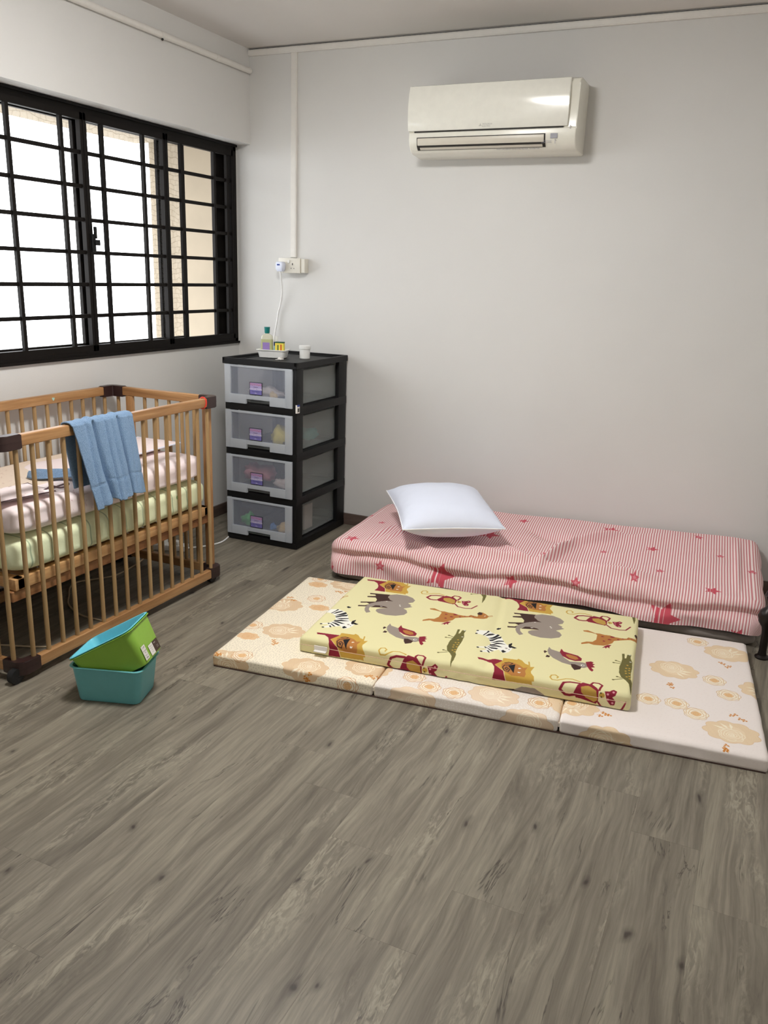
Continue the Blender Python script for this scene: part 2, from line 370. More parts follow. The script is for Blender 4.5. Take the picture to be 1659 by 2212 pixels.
# ------------------------------------------------------------ flat print drawn by the script (fabric patterns)
class Canvas:
    def __init__(s, u0, v0, u1, v1, res, c):
        s.u0, s.v0, s.res = u0, v0, res; s.w = int((u1-u0)/res); s.h = int((v1-v0)/res)
        s.a = np.ones((s.h, s.w, 3), 'f')*(np.array(c, 'f')/255)
    def px(s, P): return [((x-s.u0)/s.res, (y-s.v0)/s.res) for x, y in P]
    def bb(s, P, pad=2):
        xs = [p[0] for p in P]; ys = [p[1] for p in P]
        x0, x1 = max(0, int(min(xs)-pad)), min(s.w, int(max(xs)+pad)+1); y0, y1 = max(0, int(min(ys)-pad)), min(s.h, int(max(ys)+pad)+1)
        if x0 >= x1 or y0 >= y1: return None
        gx, gy = np.meshgrid(np.arange(x0, x1)+.5, np.arange(y0, y1)+.5); return x0, x1, y0, y1, gx, gy
    def put(s, b, m, c, al):
        x0, x1, y0, y1 = b[:4]; m = (m*al)[..., None]; s.a[y0:y1, x0:x1] = s.a[y0:y1, x0:x1]*(1-m)+np.array(c, 'f')/255*m
    def poly(s, P, c, al=1, mask=None):
        P = s.px(P); b = s.bb(P)
        if b is None: return
        gx, gy = b[4:]; m = np.zeros(gx.shape, bool)
        for (xa, ya), (xb, yb) in zip(P, P[1:]+P[:1]):
            if ya == yb: continue
            m ^= ((ya > gy) != (yb > gy)) & (gx < (xb-xa)*(gy-ya)/(yb-ya)+xa)
        m = m.astype('f')
        if mask is not None: m = m*mask(gx*s.res+s.u0, gy*s.res+s.v0)
        s.put(b, m, c, al)
    def stroke(s, P, wd, c, al=1):
        P = s.px(P); hw = wd/s.res/2; b = s.bb(P, hw+2)
        if b is None: return
        gx, gy = b[4:]; d = np.full(gx.shape, 1e9)
        for (xa, ya), (xb, yb) in zip(P, P[1:]):
            dx, dy = xb-xa, yb-ya; L = dx*dx+dy*dy+1e-9; t = np.clip(((gx-xa)*dx+(gy-ya)*dy)/L, 0, 1)
            d = np.minimum(d, np.hypot(gx-xa-t*dx, gy-ya-t*dy))
        s.put(b, np.clip(hw+.5-d, 0, 1), c, al)
    def dot(s, p, r, c, al=1): s.stroke([p, (p[0]+1e-6, p[1])], 2*r, c, al)
    def image(s, name):
        im = bpy.data.images.new(name, s.w, s.h); px = np.ones((s.h, s.w, 4), 'f'); px[..., :3] = s.a
        im.pixels.foreach_set(px.ravel()); im.update(); im.pack(); return im
    def uv(s, U, V): return (U-s.u0)/(s.w*s.res), (V-s.v0)/(s.h*s.res)
def fabric(name, im, rough=.85, bscale=600, bs=.25, extra=None):
    t = NT(name); uv = t.n('ShaderNodeUVMap'); ti = t.n('ShaderNodeTexImage', _image=im, Vector=uv.outputs[0]); ti.interpolation = 'Cubic'
    t.set(Base__Color=ti.outputs[0], Roughness=rough); t.b.inputs['Specular IOR Level'].default_value = .25
    t.bump(t.noise(t.coord(), bscale, 2), bs, .001); return t.m
# ------------------------------------------------------------ room shell
XL, XR, YB, YF, H, DB = -.098, 3.62, 0.0, -4.95, 2.6, 2.12
WY0, WY1, WZ0, WZ1 = -2.42, -.005, 1.022, 2.118     # window opening in the left wall
def struct(o): o['kind'] = 'structure'; return o
fl = struct(box('floor', (XL-.2, YF-.1, -.12), (XR+.1, YB+.1, -.0045), plain('floor_joint_line', (110, 103, 92), .8), bev=0))
# planks run along y, each one a piece of its own
PW, PL = .181, 1.22
known = {0: -2.995, 1: -3.215, 2: -2.24, 3: -2.395, 4: -2.575, 5: -2.845, 7: -2.01, 8: -2.18, 9: -2.40, 6: -2.62, -1: -2.05, -2: -1.62, -3: -2.3}
full = {}
for i in range(-8, 19):
    x0 = 1.20+PW*i; x1 = x0+PW
    x0, x1 = max(x0, XL), min(x1, XR)
    if x1-x0 < .01: continue
    j = known.get(i, -2.0-.37*((i*3) % 4)-.1*random.random())
    ys = sorted([j+PL*k for k in range(-4, 4)]); ys = [YF]+[y for y in ys if YF+.02 < y < YB-.02]+[YB]
    for a, b in zip(ys, ys[1:]):
        key = (round(x1-x0, 3), round(b-a, 3))
        g = .00004
        if key in full: p = dupe(full[key], ((x0+x1)/2, (a+b)/2, full[key].location.z), fl); p.location = Vector(((x0+x1)/2, (a+b)/2, -.002))-ORG['floor']
        else:
            p = box('plank', (x0+g, a+g, -.004), (x1-g, b-g, 0), 'plank', fl, bev=.0003, seg=1); full[key] = p
struct(box('ceiling', (XL-.2, YF-.1, H), (XR+.1, YB+.1, H+.12), 'ceil', bev=0))
struct(box('wall_back', (XL, YB, -.12), (XR+.1, YB+.12, H+.05), 'wall', bev=0))
struct(box('wall_right', (XR, YF-.1, -.12), (XR+.12, YB, H+.05), 'wall', bev=0))
struct(box('wall_front', (XL-.2, YF-.12, -.12), (XR+.1, YF, H+.05), 'wall', bev=0))
T = .13
struct(boxes('wall_left', [((XL-T, YF, -.12), (XL, YB, WZ0)), ((XL-T, YF, WZ0), (XL, WY0, DB)), ((XL-T, YF, DB), (0, YB, H+.05))], 'wall', bev=0))
# skirting
struct(box('baseboard_back', (XL, -.012, 0), (XR, 0, .068), 'base', bev=.002))
struct(box('baseboard_left', (XL, YF, 0), (XL+.012, -.012, .068), 'baseY', bev=.002))
struct(box('baseboard_right', (XR-.012, YF, 0), (XR, -.012, .068), 'baseY', bev=.002))
# cable trunking and pipe
struct(boxes('trim_1', [((.001, -.017, 2.562), (XR, 0, 2.592)), ((.001, -.0185, 2.566), (XR, -.001, 2.588))], 'trim', bev=.0015))
struct(boxes('trim_2', [((.270, -.014, 1.52), (.306, 0, 2.562)), ((.274, -.0155, 1.52), (.302, -.001, 2.562))], 'trim', bev=.0015))
box('gap_shade_strip', (.001, -.003, 2.5925), (XR, 0, 2.598), 'ink', bpy.data.objects['trim_1'], 0)  # black strip painted in as the shade of the gap under the ceiling
p_ = struct(tube('trim_3', [(.016, YF, 2.487), (.016, -.02, 2.487)], .015, 'trim', n=14))
for y in (-.75, -.32, -1.6, -2.6):
    bm = bmesh.new(); bmtube(bm, [(.016, y-.02, 2.487), (.016, y+.02, 2.487)], .0165, 14); link('pipe_clip', bm, 'trim', p_, 'auto')
bm = bmesh.new(); bmesh.ops.create_uvsphere(bm, u_segments=8, v_segments=6, radius=.006); bmesh.ops.translate(bm, verts=bm.verts, vec=(.02, -.76, 2.467)); link('screw', bm, 'ink', p_, True)
# door in the right wall, out of the frame but part of the room
d_ = struct(boxes('door_1', [((XR-.03, -3.6, 0), (XR, -2.7, 2.08))], 'trim', bev=.003))
boxes('door_panel', [((XR-.045, -3.5, .01), (XR-.02, -2.8, 2.0))], 'white', d_, bev=.003)

# ------------------------------------------------------------ window
wd = thing('window_1', None, None, (XL, (WY0+WY1)/2, (WZ0+WZ1)/2)); wd['kind'] = 'structure'
X0, X1 = XL-.075, XL+.004
Y_, Z_ = (WY0, WY1), (WZ0, WZ1)
boxes('frame', [((X0, WY0, WZ0), (X1, WY1, WZ0+.03)), ((X0, WY0, WZ1-.034), (X1, WY1, WZ1)), ((X0, WY1-.030, WZ0), (X1, WY1, WZ1)), ((X0, WY0, WZ0), (X1, WY0+.03, WZ1)),
                ((X0, WY0, WZ0), (X1+.012, WY1, WZ0+.012)), ((X1-.01, WY0, WZ1-.012), (X1+.010, WY1, WZ1))], 'frame', wd, .0015)
GX0, GX1 = XL-.014, XL+.004            # grille plane
def pane_set(y0, y1, bars, hz0=1.079, hz1=2.056):
    boxes('grille_frame', [((GX0-.008, y0, WZ0+.028), (GX1, y1, hz0)), ((GX0-.008, y0, hz1), (GX1, y1, WZ1-.030)), ((GX0-.008, y0, WZ0+.028), (GX1, y0+.016, WZ1-.03)), ((GX0-.008, y1-.016, WZ0+.028), (GX1, y1, WZ1-.03))], 'frame', wd, .0012)
    for y in bars: box('grille_bar', (GX0, y-.009, hz0), (GX1, y+.009, hz1), 'frame', wd, .001, 1)
    for k in range(1, 7):
        z = hz1-(hz1-hz0+.018)*k/7.0+.01
        box('grille_bar', (GX0-.004, y0+.01, z-.0085), (GX0+.009, y1-.01, z+.0085), 'frame', wd, .001, 1)
pane_set(-.622, -.036, [-.496, -.210, -.090])
pane_set(-1.185, -.628, [-1.068, -.788])
pane_set(-1.775, -1.190, [-1.600, -1.315])
pane_set(-2.39, -1.790, [-2.2, -1.93])
def sash(y0, y1, x, glass=True, st=.045, lab=None):
    boxes('sash', [((x-.01, y0, WZ0+.03), (x+.01, y0+st, WZ1-.034)), ((x-.01, y1-st, WZ0+.03), (x+.01, y1, WZ1-.034)), ((x-.01, y0, WZ0+.03), (x+.01, y1, WZ0+.062)), ((x-.01, y0, WZ1-.062), (x+.01, y1, WZ1-.034))], 'frame', wd, .001)
    box('pane', (x-.002, y0+st-.003, WZ0+.058), (x+.002, y1-st+.003, WZ1-.058), 'glass', wd, 0)
sash(-2.38, -1.105, XL-.062, st=.09); sash(-1.165, -.435, XL-.038, st=.022)
box('sash_stile', (XL-.072, -.620, WZ0+.03), (XL-.055, -.545, WZ1-.034), 'frame', wd, .001)
boxes('sash', [((XL-.072, -.142, WZ0+.03), (XL-.050, -.035, WZ1-.034))], 'frame', wd, .001)
boxes('latch', [((GX1, -1.182, 1.50), (GX1+.012, -1.160, 1.58)), ((GX1+.008, -1.168, 1.53), (GX1+.02, -1.140, 1.555)), ((GX1+.004, -1.166, 1.56), (GX1+.016, -1.154, 1.612))], 'black', wd, .003, 2)
# building outside the window (a pale wall at right angles and the ledge above)
struct(box('wall_outside', (-.98, .32, -1.0), (XL-T, .5, 4.0), 'beige', bev=0))
struct(box('ledge_outside', (-1.08, -3.5, 2.20), (XL-T, .32, 2.32), 'beige', bev=0))

struct(box('added_ground', (-70, -60, -12.2), (-6, 60, -12), 'concrete', bev=0))  # ground added far below to cut the sky light rising onto the window soffit
# ------------------------------------------------------------ ceiling lamp (just out of the frame)
lp = thing('ceiling_lamp', 'round ceiling lamp with white diffuser above the room, glowing', 'lamp', (LAMP[0], LAMP[1], H))
lathe('lamp_base', [(0, 0), (.2, 0), (.2, -.03), (.185, -.04), (0, -.04)], 'white', lp, (LAMP[0], LAMP[1], H), 32)
lathe('diffuser', [(.20, -.036), (.215, -.05), (.21, -.075), (.18, -.088), (0, -.094)], 'lamp', lp, (LAMP[0], LAMP[1], H), 32)

# ------------------------------------------------------------ air conditioner
ax0, ax1 = 1.05, 1.872
ac = thing('air_conditioner', 'aged white split air conditioner mounted high on the back wall', 'air conditioner', (1.46, 0, 2.17))
def extrude_x(name, prof, x0, x1, mat, parent, bev=0):
    bm = bmesh.new(); A = [bm.verts.new((x0, y, z)) for y, z in prof]; B = [bm.verts.new((x1, y, z)) for y, z in prof]
    N = len(prof); bm.faces.new(A[::-1]); bm.faces.new(B)
    for i in range(N): bm.faces.new((A[i], A[(i+1) % N], B[(i+1) % N], B[i]))
    if bev:
        es = [e for e in bm.edges if abs(e.verts[0].co.x-e.verts[1].co.x) < 1e-6]
        bmesh.ops.bevel(bm, geom=es, offset=bev, segments=3, affect='EDGES', profile=.5)
    return link(name, bm, mat, parent, 'auto')
casing = [(0, 2.31), (-.02, 2.325), (-.15, 2.328), (-.178, 2.318), (-.190, 2.30), (-.192, 2.118), (-.200, 2.112), (-.203, 2.085), (-.196, 2.058), (-.176, 2.034), (-.15, 2.022), (-.04, 2.012), (0, 2.02)]
extrude_x('casing', casing, ax0+.002, ax1, 'ac', ac, .006)
extrude_x('top_intake', [(-.03, 2.325), (-.15, 2.329), (-.15, 2.331), (-.03, 2.328)], ax0+.04, ax1-.05, 'acdark', ac)
panel = [(-.178, 2.326), (-.198, 2.320), (-.2085, 2.285), (-.2105, 2.245), (-.2095, 2.205), (-.2075, 2.165), (-.2055, 2.124), (-.203, 2.121), (-.190, 2.121), (-.188, 2.30)]
extrude_x('front_panel', panel, ax0-.004, ax1-.040, 'acp', ac, .005)
box('panel_gap', (ax0+.03, -.201, 2.1155), (ax1-.06, -.19, 2.1205), 'acdark', ac, 0)
# louver and its dark slot follow the lower curve
extrude_x('outlet_slot', [(-.2035, 2.092), (-.2045, 2.086), (-.1985, 2.053), (-.183, 2.036), (-.17, 2.04), (-.18, 2.09)], 1.095, 1.733, 'acdark', ac)
extrude_x('louver', [(-.2050, 2.088), (-.2065, 2.080), (-.2035, 2.064), (-.1955, 2.050), (-.188, 2.052), (-.19, 2.085)], 1.099, 1.727, 'aclouv', ac, .001)
extrude_x('lower_vane', [(-.1965, 2.046), (-.186, 2.0375), (-.180, 2.042), (-.190, 2.050)], 1.11, 1.72, 'aclouv', ac, .001)
box('display_label', (1.757, -.2045, 2.070), (1.790, -.2005, 2.091), 'grey', ac, .0005, 1)
bm = bmesh.new(); bmtext(bm, 'hi-power', .011, (1.745, -.2055, 2.060), (1, 0, 0), (0, .15, 1), (0, -1, 0)); bmtext(bm, 'ECONO COOL', .007, (1.742, -.2045, 2.052), (1, 0, 0), (0, .15, 1), (0, -1, 0))
for k in range(3): bmbox(bm, (1.778, -.2052, 2.062-k*.007), (1.784, -.204, 2.065-k*.007))
link('small_print', bm, 'grey', ac)
bm = bmesh.new(); cx0, cz0, r_ = 1.4175, 2.1365, .0042
for a in (90, 210, 330):
    d = Vector((math.cos(math.radians(a)), math.sin(math.radians(a)))); n_ = Vector((-d.y, d.x))
    q = [(0, 0), tuple(d*r_*.9+n_*r_*.5), tuple(d*r_*1.8), tuple(d*r_*.9-n_*r_*.5)]
    prism(bm, q, (cx0, -.2062, cz0), (1, 0, 0), (0, 0, 1), (0, -1, 0), .0006)
bmtext(bm, 'MITSUBISHI', .0095, (1.452, -.2062, 2.1405), (1, 0, 0), (0, 0, 1), (0, -1, 0)); bmtext(bm, 'ELECTRIC', .0095, (1.448, -.2062, 2.1315), (1, 0, 0), (0, 0, 1), (0, -1, 0))
link('logo', bm, 'greyl', ac)
bm = bmesh.new(); bmtext(bm, 'ANTI-ALLERGY ENZYME FILTER  INVERTER', .011, (1.60, -.176, 2.0325), (1, 0, 0), (0, -.8, .6), (0, -.6, -.8)); link('bottom_print', bm, 'grey', ac)
boxes('side_notch', [((ax1-.03, -.203, 2.108), (ax1-.024, -.2015, 2.122))], 'greyl', ac, 0)

# ------------------------------------------------------------ wall socket, adapter, cable
so = thing('wall_socket', 'white double wall socket box with switch, below the vertical trunking', 'socket', (.29, 0, 1.475))
box('back_box', (.217, -.042, 1.437), (.378, 0, 1.513), 'socket', so, .003)
box('face_plate', (.214, -.052, 1.435), (.355, -.040, 1.516), 'socket', so, .003)
box('end_piece', (.356, -.046, 1.437), (.381, -.001, 1.513), 'socket', so, .003)
box('switch', (.277, -.058, 1.488), (.289, -.050, 1.505), 'white', so, .002)
boxes('socket_hole', [((.3045, -.0535, 1.478), (.3085, -.05, 1.489)), ((.295, -.0535, 1.459), (.300, -.05, 1.462)), ((.313, -.0535, 1.459), (.318, -.05, 1.462))], 'ink', so, 0)
ad = thing('plug_adapter', 'bluish white plug adapter with a blue print in the left socket', 'adapter', (.24, -.05, 1.475))
loft('adapter_body', [(.018, .012, .006, 0), (.0235, .018, .008, .012), (.0245, .020, .008, .04), (.021, .018, .008, .050), (.016, .012, .006, .053)], 'bluewhite', ad, xf=lambda p: Vector((.2405+p.x, -.052-.020+p.y, 1.442+p.z)), close_top=True)
box('blue_print', (.229, -.0935, 1.474), (.247, -.0915, 1.482), 'blueprint', ad, .0005, 1)
cb_ = tube('charging_cable', spline([(.2405, -.072, 1.443), (.237, -.064, 1.41), (.230, -.042, 1.36), (.221, -.028, 1.31), (.206, -.020, 1.255), (.191, -.016, 1.215), (.183, -.016, 1.17), (.174, -.02, 1.12), (.172, -.035, 1.07), (.182, -.06, 1.035), (.210, -.10, 1.010), (.245, -.13, .998), (.27, -.15, .9945)], 6), .0046, 'cable')
tag(cb_, 'thin white charging cable hanging from the adapter to the drawer tower', 'cable')

# ------------------------------------------------------------ drawer tower
TX0, TX1, TY0, TY1, TH = .205, .645, -.582, -.020, 1.0
dt = thing('drawer_tower', 'black framed plastic drawer tower with four clear drawers in the corner', 'drawer unit', ((TX0+TX1)/2, (TY0+TY1)/2, 0))
LV = [0.0, .2425, .485, .7275]
fr = [((TX0, TY0+.004, 0), (TX1, TY1, .032))]
for z in LV[1:]: fr += [((TX0+.002, TY0+.006, z+.002), (TX1, TY1, z+.036))]
for z in LV:   # open trays: front lips and side beams
    pass
L_ = []
for z, h in [(0, .034)]+[(z, .036) for z in LV[1:]]:
    boxes('tier_frame', [((TX0, TY0+.004, z), (TX1-.004, TY0+.05, z+h)), ((TX0-.0015, TY0+.012, z), (TX0+.03, TY1-.001, z+h+.008)), ((TX1-.03, TY0+.008, z), (TX1+.0015, TY1+.001, z+h+.008)), ((TX0, TY1-.04, z), (TX1, TY1, z+h)),
           ((TX0+.03, TY0+.02, z+.012), (TX1-.03, TY1-.02, z+.02))], 'black', dt, .004, 2)
for q_ in (((TX1-.026, TY0+.006, .02), (TX1, TY0+.072, .98)), ((TX1-.026, TY1-.09, .02), (TX1, TY1, .98)), ((TX0, TY0+.045, .02), (TX0+.026, TY0+.09, .98)), ((TX0, TY1-.09, .02), (TX0+.026, TY1, .98))): box('corner_post', q_[0], q_[1], 'black', dt, .005, 2)
boxes('top_tray', [((TX0-.008, TY0-.006, .968), (TX1+.004, TY1+.004, .986)), ((TX0-.008, TY0-.006, .98), (TX1+.004, TY0+.010, 1.0)), ((TX0-.008, TY1-.012, .98), (TX1+.004, TY1+.004, 1.0)),
                   ((TX0-.008, TY0-.006, .98), (TX0+.008, TY1+.004, 1.0)), ((TX1-.012, TY0-.006, .98), (TX1+.004, TY1+.004, 1.0)),
                   ((TX0+.035, TY0+.035, .98), (TX1-.035, TY0+.042, .991)), ((TX0+.035, TY1-.042, .98), (TX1-.035, TY1-.035, .991)), ((TX0+.035, TY0+.035, .98), (TX0+.042, TY1-.035, .991)), ((TX1-.042, TY0+.035, .98), (TX1-.035, TY1-.035, .991))], 'black', dt, .002, 1)
FY = TY0-.004
for i, z in enumerate(LV):
    z0 = z+.036; z1 = (z+.2425 if i < 3 else .968)-.002
    dr = bpy.data.objects.new('drawer', None)   # replaced below by its front mesh
    bpy.data.objects.remove(dr)
    xa, xb = TX0+.003, TX1-.024
    bm = bmesh.new()     # milky front: side strips, top strip, lower lip with a hand cut-out
    hx0, hx1 = .343, .489
    bmbox(bm, (xa, FY, z0), (xa+.038, FY+.012, z1), .003, 2); bmbox(bm, (xb-.042, FY, z0), (xb, FY+.012, z1), .003, 2)
    bmbox(bm, (xa, FY+.001, z1-.012), (xb, FY+.012, z1), .002, 1)
    bmbox(bm, (xa+.034, FY-.005, z0+.002), (hx0, FY+.010, z0+.050), .003, 2); bmbox(bm, (hx1, FY-.005, z0+.002), (xb-.038, FY+.010, z0+.050), .003, 2)
    bmbox(bm, (hx0-.004, FY-.004, z0+.028), (hx1+.004, FY+.009, z0+.050), .003, 2)
    d = link('drawer', bm, 'dw_edge', dt, 'auto')
    box('front_panel', (xa+.036, FY+.004, z0+.048), (xb-.040, FY+.008, z1-.010), 'dw_panel', d, .001, 1)
    box('side_panel', (TX1-.034, TY0+.014, z0+.014), (TX1-.030, TY1-.045, z1-.016), 'dw_side', d, 0)
    box('side_panel', (TX0+.030, TY0+.014, z0+.014), (TX0+.034, TY1-.045, z1-.016), 'dw_side', d, 0)
    box('back_panel', (TX0+.032, TY1-.049, z0+.014), (TX1-.032, TY1-.045, z1-.016), 'dw_side', d, 0)
    box('bottom_panel', (TX0+.032, TY0+.012, z0+.010), (TX1-.032, TY1-.045, z0+.014), 'dw_side', d, 0)
    box('side_rim', (TX1-.030, TY0+.07, z0+.006), (TX1-.024, TY1-.09, z0+.012), 'black', d, 0)
    # lilac maker's sticker
    sx, sz = .360+.004*(i % 2), z0+.053
    bm = bmesh.new(); yy = FY+.002
    bmbox(bm, (sx, yy-.001, sz), (sx+.078, yy+.001, sz+.066), 0, mi=3)
    bmbox(bm, (sx+.003, yy-.0015, sz+.026), (sx+.075, yy, sz+.063), 0, mi=0); bmbox(bm, (sx+.003, yy-.0015, sz+.003), (sx+.075, yy, sz+.026), 0, mi=4)
    E_ = ((1, 0, 0), (0, 0, 1), (0, -1, 0))
    bmtext(bm, 'TOYOGO', .0165, (sx+.039, yy-.0016, sz+.054), *E_, mi=1); bmtext(bm, 'Classic', .010, (sx+.039, yy-.0016, sz+.041), *E_, mi=3)
    bmtext(bm, 'COLLECTION', .0125, (sx+.039, yy-.0016, sz+.030), *E_, mi=2); bmtext(bm, 'Made in Singapore', .0065, (sx+.039, yy-.0016, sz+.019), *E_, mi=3); bmtext(bm, '>PP<', .007, (sx+.039, yy-.0016, sz+.009), *E_, mi=2)
    link('sticker', bm, ['sticker', 'red', 'white', 'ink', 'stickerb'], d)
# price tag on the right post
bm = bmesh.new(); bmbox(bm, (TX1-.006, TY0-.0025+.006, .742), (TX1+.0030, TY0+.030, .785), 0, mi=0); bmbox(bm, (TX1-.0055, TY0+.005, .776), (TX1+.0036, TY0+.0295, .785), 0, mi=1)
for k in range(6): bmbox(bm, (TX1+.0025, TY0+.009+k*.003, .748), (TX1+.0036, TY0+.0105+k*.003, .768), 0, mi=2)
link('price_tag', bm, ['paper', 'blueprint', 'ink'], dt)

# things inside the drawers
def lump(name, c, r, mat, seed, label, cat, sq=(1, 1, 1)):
    bm = bmesh.new(); bmesh.ops.create_icosphere(bm, subdivisions=3, radius=1)
    for v in bm.verts:
        p = v.co.copy(); k = 1+.22*math.sin(p.x*5+seed)+.15*math.sin(p.y*9+seed*2+p.z*6)+.1*math.sin(p.z*13+p.x*11+seed)
        v.co = Vector((c[0]+p.x*r*sq[0]*k, c[1]+p.y*r*sq[1]*k, c[2]+p.z*r*sq[2]*k))
    zb = c[2]-r*sq[2]*.7
    for v in bm.verts: v.co.z = max(v.co.z, zb)
    o = link(name, bm, mat, smooth=True); return tag(o, label, cat)
lump('folded_cloth', (.40, -.46, .813), .05, 'toywhite', 1, 'pale pinkish cloth lying in the top drawer', 'cloth', (2.0, 1, .62))
lump('paper_scrap', (.478, -.537, .812), .021, 'toycream', 3, 'small cream scrap near the front of the top drawer', 'scrap', (1, .8, 1))
lump('yellow_cloth', (.505, -.512, .590), .050, 'toyyellow', 2, 'crumpled yellow cloth bundle in the second drawer from the top', 'cloth', (1, .8, 1.15))
lump('teal_cloth', (.52, -.25, .570), .045, 'toyteal', 5, 'teal cloth at the back of the second drawer from the top', 'cloth', (1, 1.6, .8))
lump('pink_cloth', (.35, -.48, .372), .065, 'toypink', 4, 'folded pink cloth in the third drawer from the top', 'cloth', (1.3, .8, .75))
lump('cream_cloth', (.52, -.5, .335), .040, 'toywhite', 6, 'off white cloth at right in the third drawer from the top', 'cloth', (1.2, .8, .7))
lump('green_toy', (.315, -.525, .108), .042, 'toygreen', 7, 'bright green toy at left in the bottom drawer', 'toy', (1, .8, .9))
lump('yellow_toy', (.54, -.525, .088), .040, 'toycream', 8, 'cream yellow toy at right in the bottom drawer', 'toy', (1.3, .8, .8))
lump('blue_toy', (.475, -.535, .093), .019, 'toyblue', 9, 'small blue toy between the green and yellow toys in the bottom drawer', 'toy')
bg_ = box('clear_bag', (.594, -.42, .063), (.606, -.33, .205), 'toywhite', None, .004, 2); tag(bg_, 'white printed packet standing inside the bottom drawer, right side', 'packet')

# ------------------------------------------------------------ things on the tower
tz = .9862
R18 = lambda a: (math.cos(math.radians(a)), math.sin(math.radians(a)))
def xf_at(cx, cy, z, a):
    c, s_ = R18(a); return lambda p: Vector((cx+p.x*c-p.y*s_, cy+p.x*s_+p.y*c, z+p.z))
ty = thing('small_tray', 'small white plastic tray holding bottles on top of the drawer tower', 'tray', (.35, -.31, tz), local=False)
trx, try_, tra = .340, -.312, 14
X_ = xf_at(trx, try_, tz, tra)
loft('tray_body', [(.060, .032, .012, 0), (.070, .040, .014, .003), (.078, .047, .015, .040), (.084, .053, .017, .041), (.084, .053, .017, .045), (.078, .047, .015, .0455), (.068, .038, .013, .008), (.055, .028, .012, .006)], 'white', ty, xf=X_, close_top=True)
def tp(lx, ly): p = X_(Vector((lx, ly, 0))); return p.x, p.y
bx_, by_ = tp(-.036, .005)
ob = thing('oil_bottle', 'clear bottle of pale oil with a teal cap, in the tray', 'bottle', (bx_, by_, tz+.008))
loft('bottle_body', [(.028, .014, .010, 0), (.032, .018, .012, .004), (.032, .018, .012, .088)], 'oil', ob, xf=xf_at(bx_, by_, tz+.009, tra), close_top=True)
loft('bottle_top', [(.032, .018, .012, .0885), (.031, .017, .012, .102), (.024, .014, .011, .112), (.012, .011, .010, .116), (.012, .011, .010, .122)], 'oil2', ob, xf=xf_at(bx_, by_, tz+.009, tra), close_top=True)
lathe('cap', [(0, 0), (.012, 0), (.014, .004), (.0155, .026), (.0165, .034), (0, .034)], 'tealcap', ob, (bx_, by_, tz+.009+.120), 20)
def onface(name, lo, hi, mat, parent, z, cx, cy): 
    bm = bmesh.new(); bmbox(bm, (cx+lo[0], cy+lo[1], z+lo[2]), (cx+hi[0], cy+hi[1], z+hi[2]), .0005, 1)
    bmesh.ops.rotate(bm, verts=bm.verts, cent=(cx, cy, z), matrix=Matrix.Rotation(math.radians(tra), 3, 'Z')); return link(name, bm, mat, parent)
onface('label', (-.020, -.0195, .030), (.020, -.0182, .072), 'purple', ob, tz+.009, bx_, by_)
tx_, ty2 = tp(.012, .018)
cr_ = thing('cream_tube', 'light blue and navy cream tube with a white cap, in the tray', 'tube', (tx_, ty2, tz+.008))
loft('tube_body', [(.013, .011, .008, 0), (.013, .011, .008, .055)], 'lblue', cr_, xf=xf_at(tx_, ty2, tz+.009, tra), close_top=True)
loft('navy_band', [(.0133, .0113, .008, .055), (.0133, .0113, .008, .075)], 'navy', cr_, xf=xf_at(tx_, ty2, tz+.009, tra), close_top=True)
lathe('cap', [(0, .0), (.0105, .0), (.010, .030), (0, .031)], 'white', cr_, (tx_, ty2, tz+.0845), 16)
yx, yy_ = tp(.040, -.006)
yb = thing('medicine_box', 'small yellow and green cardboard medicine box, in the tray', 'box', (yx, yy_, tz+.008))
onface('carton', (-.024, -.013, 0), (.024, .013, .078), 'yellowbox', yb, tz+.009, yx, yy_); onface('top_band', (-.0243, -.0133, .072), (.0243, .0133, .0785), 'darkgreen', yb, tz+.009, yx, yy_)
onface('orange_print', (.006, -.0136, .02), (.014, -.013, .065), 'orange', yb, tz+.009, yx, yy_); onface('green_print', (-.010, -.0136, .03), (-.004, -.013, .062), 'darkgreen', yb, tz+.009, yx, yy_)
jr = thing('cream_jar', 'white round jar with a screw lid on the tower, right of the tray', 'jar', (.497, -.24, tz))
lathe('jar_body', [(0, 0), (.026, 0), (.0285, .003), (.0285, .052), (0, .052)], 'white', jr, (.497, -.24, tz), 28)
lathe('lid', [(.0285, 0), (.032, .001), (.032, .017), (.030, .019), (0, .0195)], 'white', jr, (.497, -.24, tz+.052), 28)
pp = boxes('crumpled_receipt', [((.405, -.40, tz), (.445, -.375, tz+.002)), ((.425, -.41, tz+.002), (.452, -.385, tz+.008)), ((.418, -.39, tz+.003), (.43, -.365, tz+.012))], 'paper', None, .001); tag(pp, 'small crumpled white paper beside the tray', 'paper')
# ------------------------------------------------------------ crib
CX0, CX1, CY0, CY1, CH = -.065, .56, -2.345, -1.130, .890
cr = thing('baby_crib', 'pine baby crib with round spindles, brown corner caps and casters under the window', 'crib', ((CX0+CX1)/2, (CY0+CY1)/2, 0))
RT = .030
ZT0, ZT1, ZB0, ZB1 = .848, CH, .032, .074
def rail(lo, hi, m): return box('rail', lo, hi, m, cr, .006, 3)
for x0, x1 in ((CX1-RT, CX1-.001), (CX0+.001, CX0+RT)):
    rail((x0, CY0+.06, ZT0), (x1, CY1-.06, ZT1-.002), 'woodY'); rail((x0, CY0+.06, ZB0), (x1, CY1-.06, ZB1), 'woodY')
for y0, y1 in ((CY0+.001, CY0+RT), (CY1-RT, CY1-.001)):
    rail((CX0+.06, y0, ZT0), (CX1-.06, y1, ZT1-.002), 'woodX'); rail((CX0+.06, y0, ZB0), (CX1-.06, y1, ZB1), 'woodX')
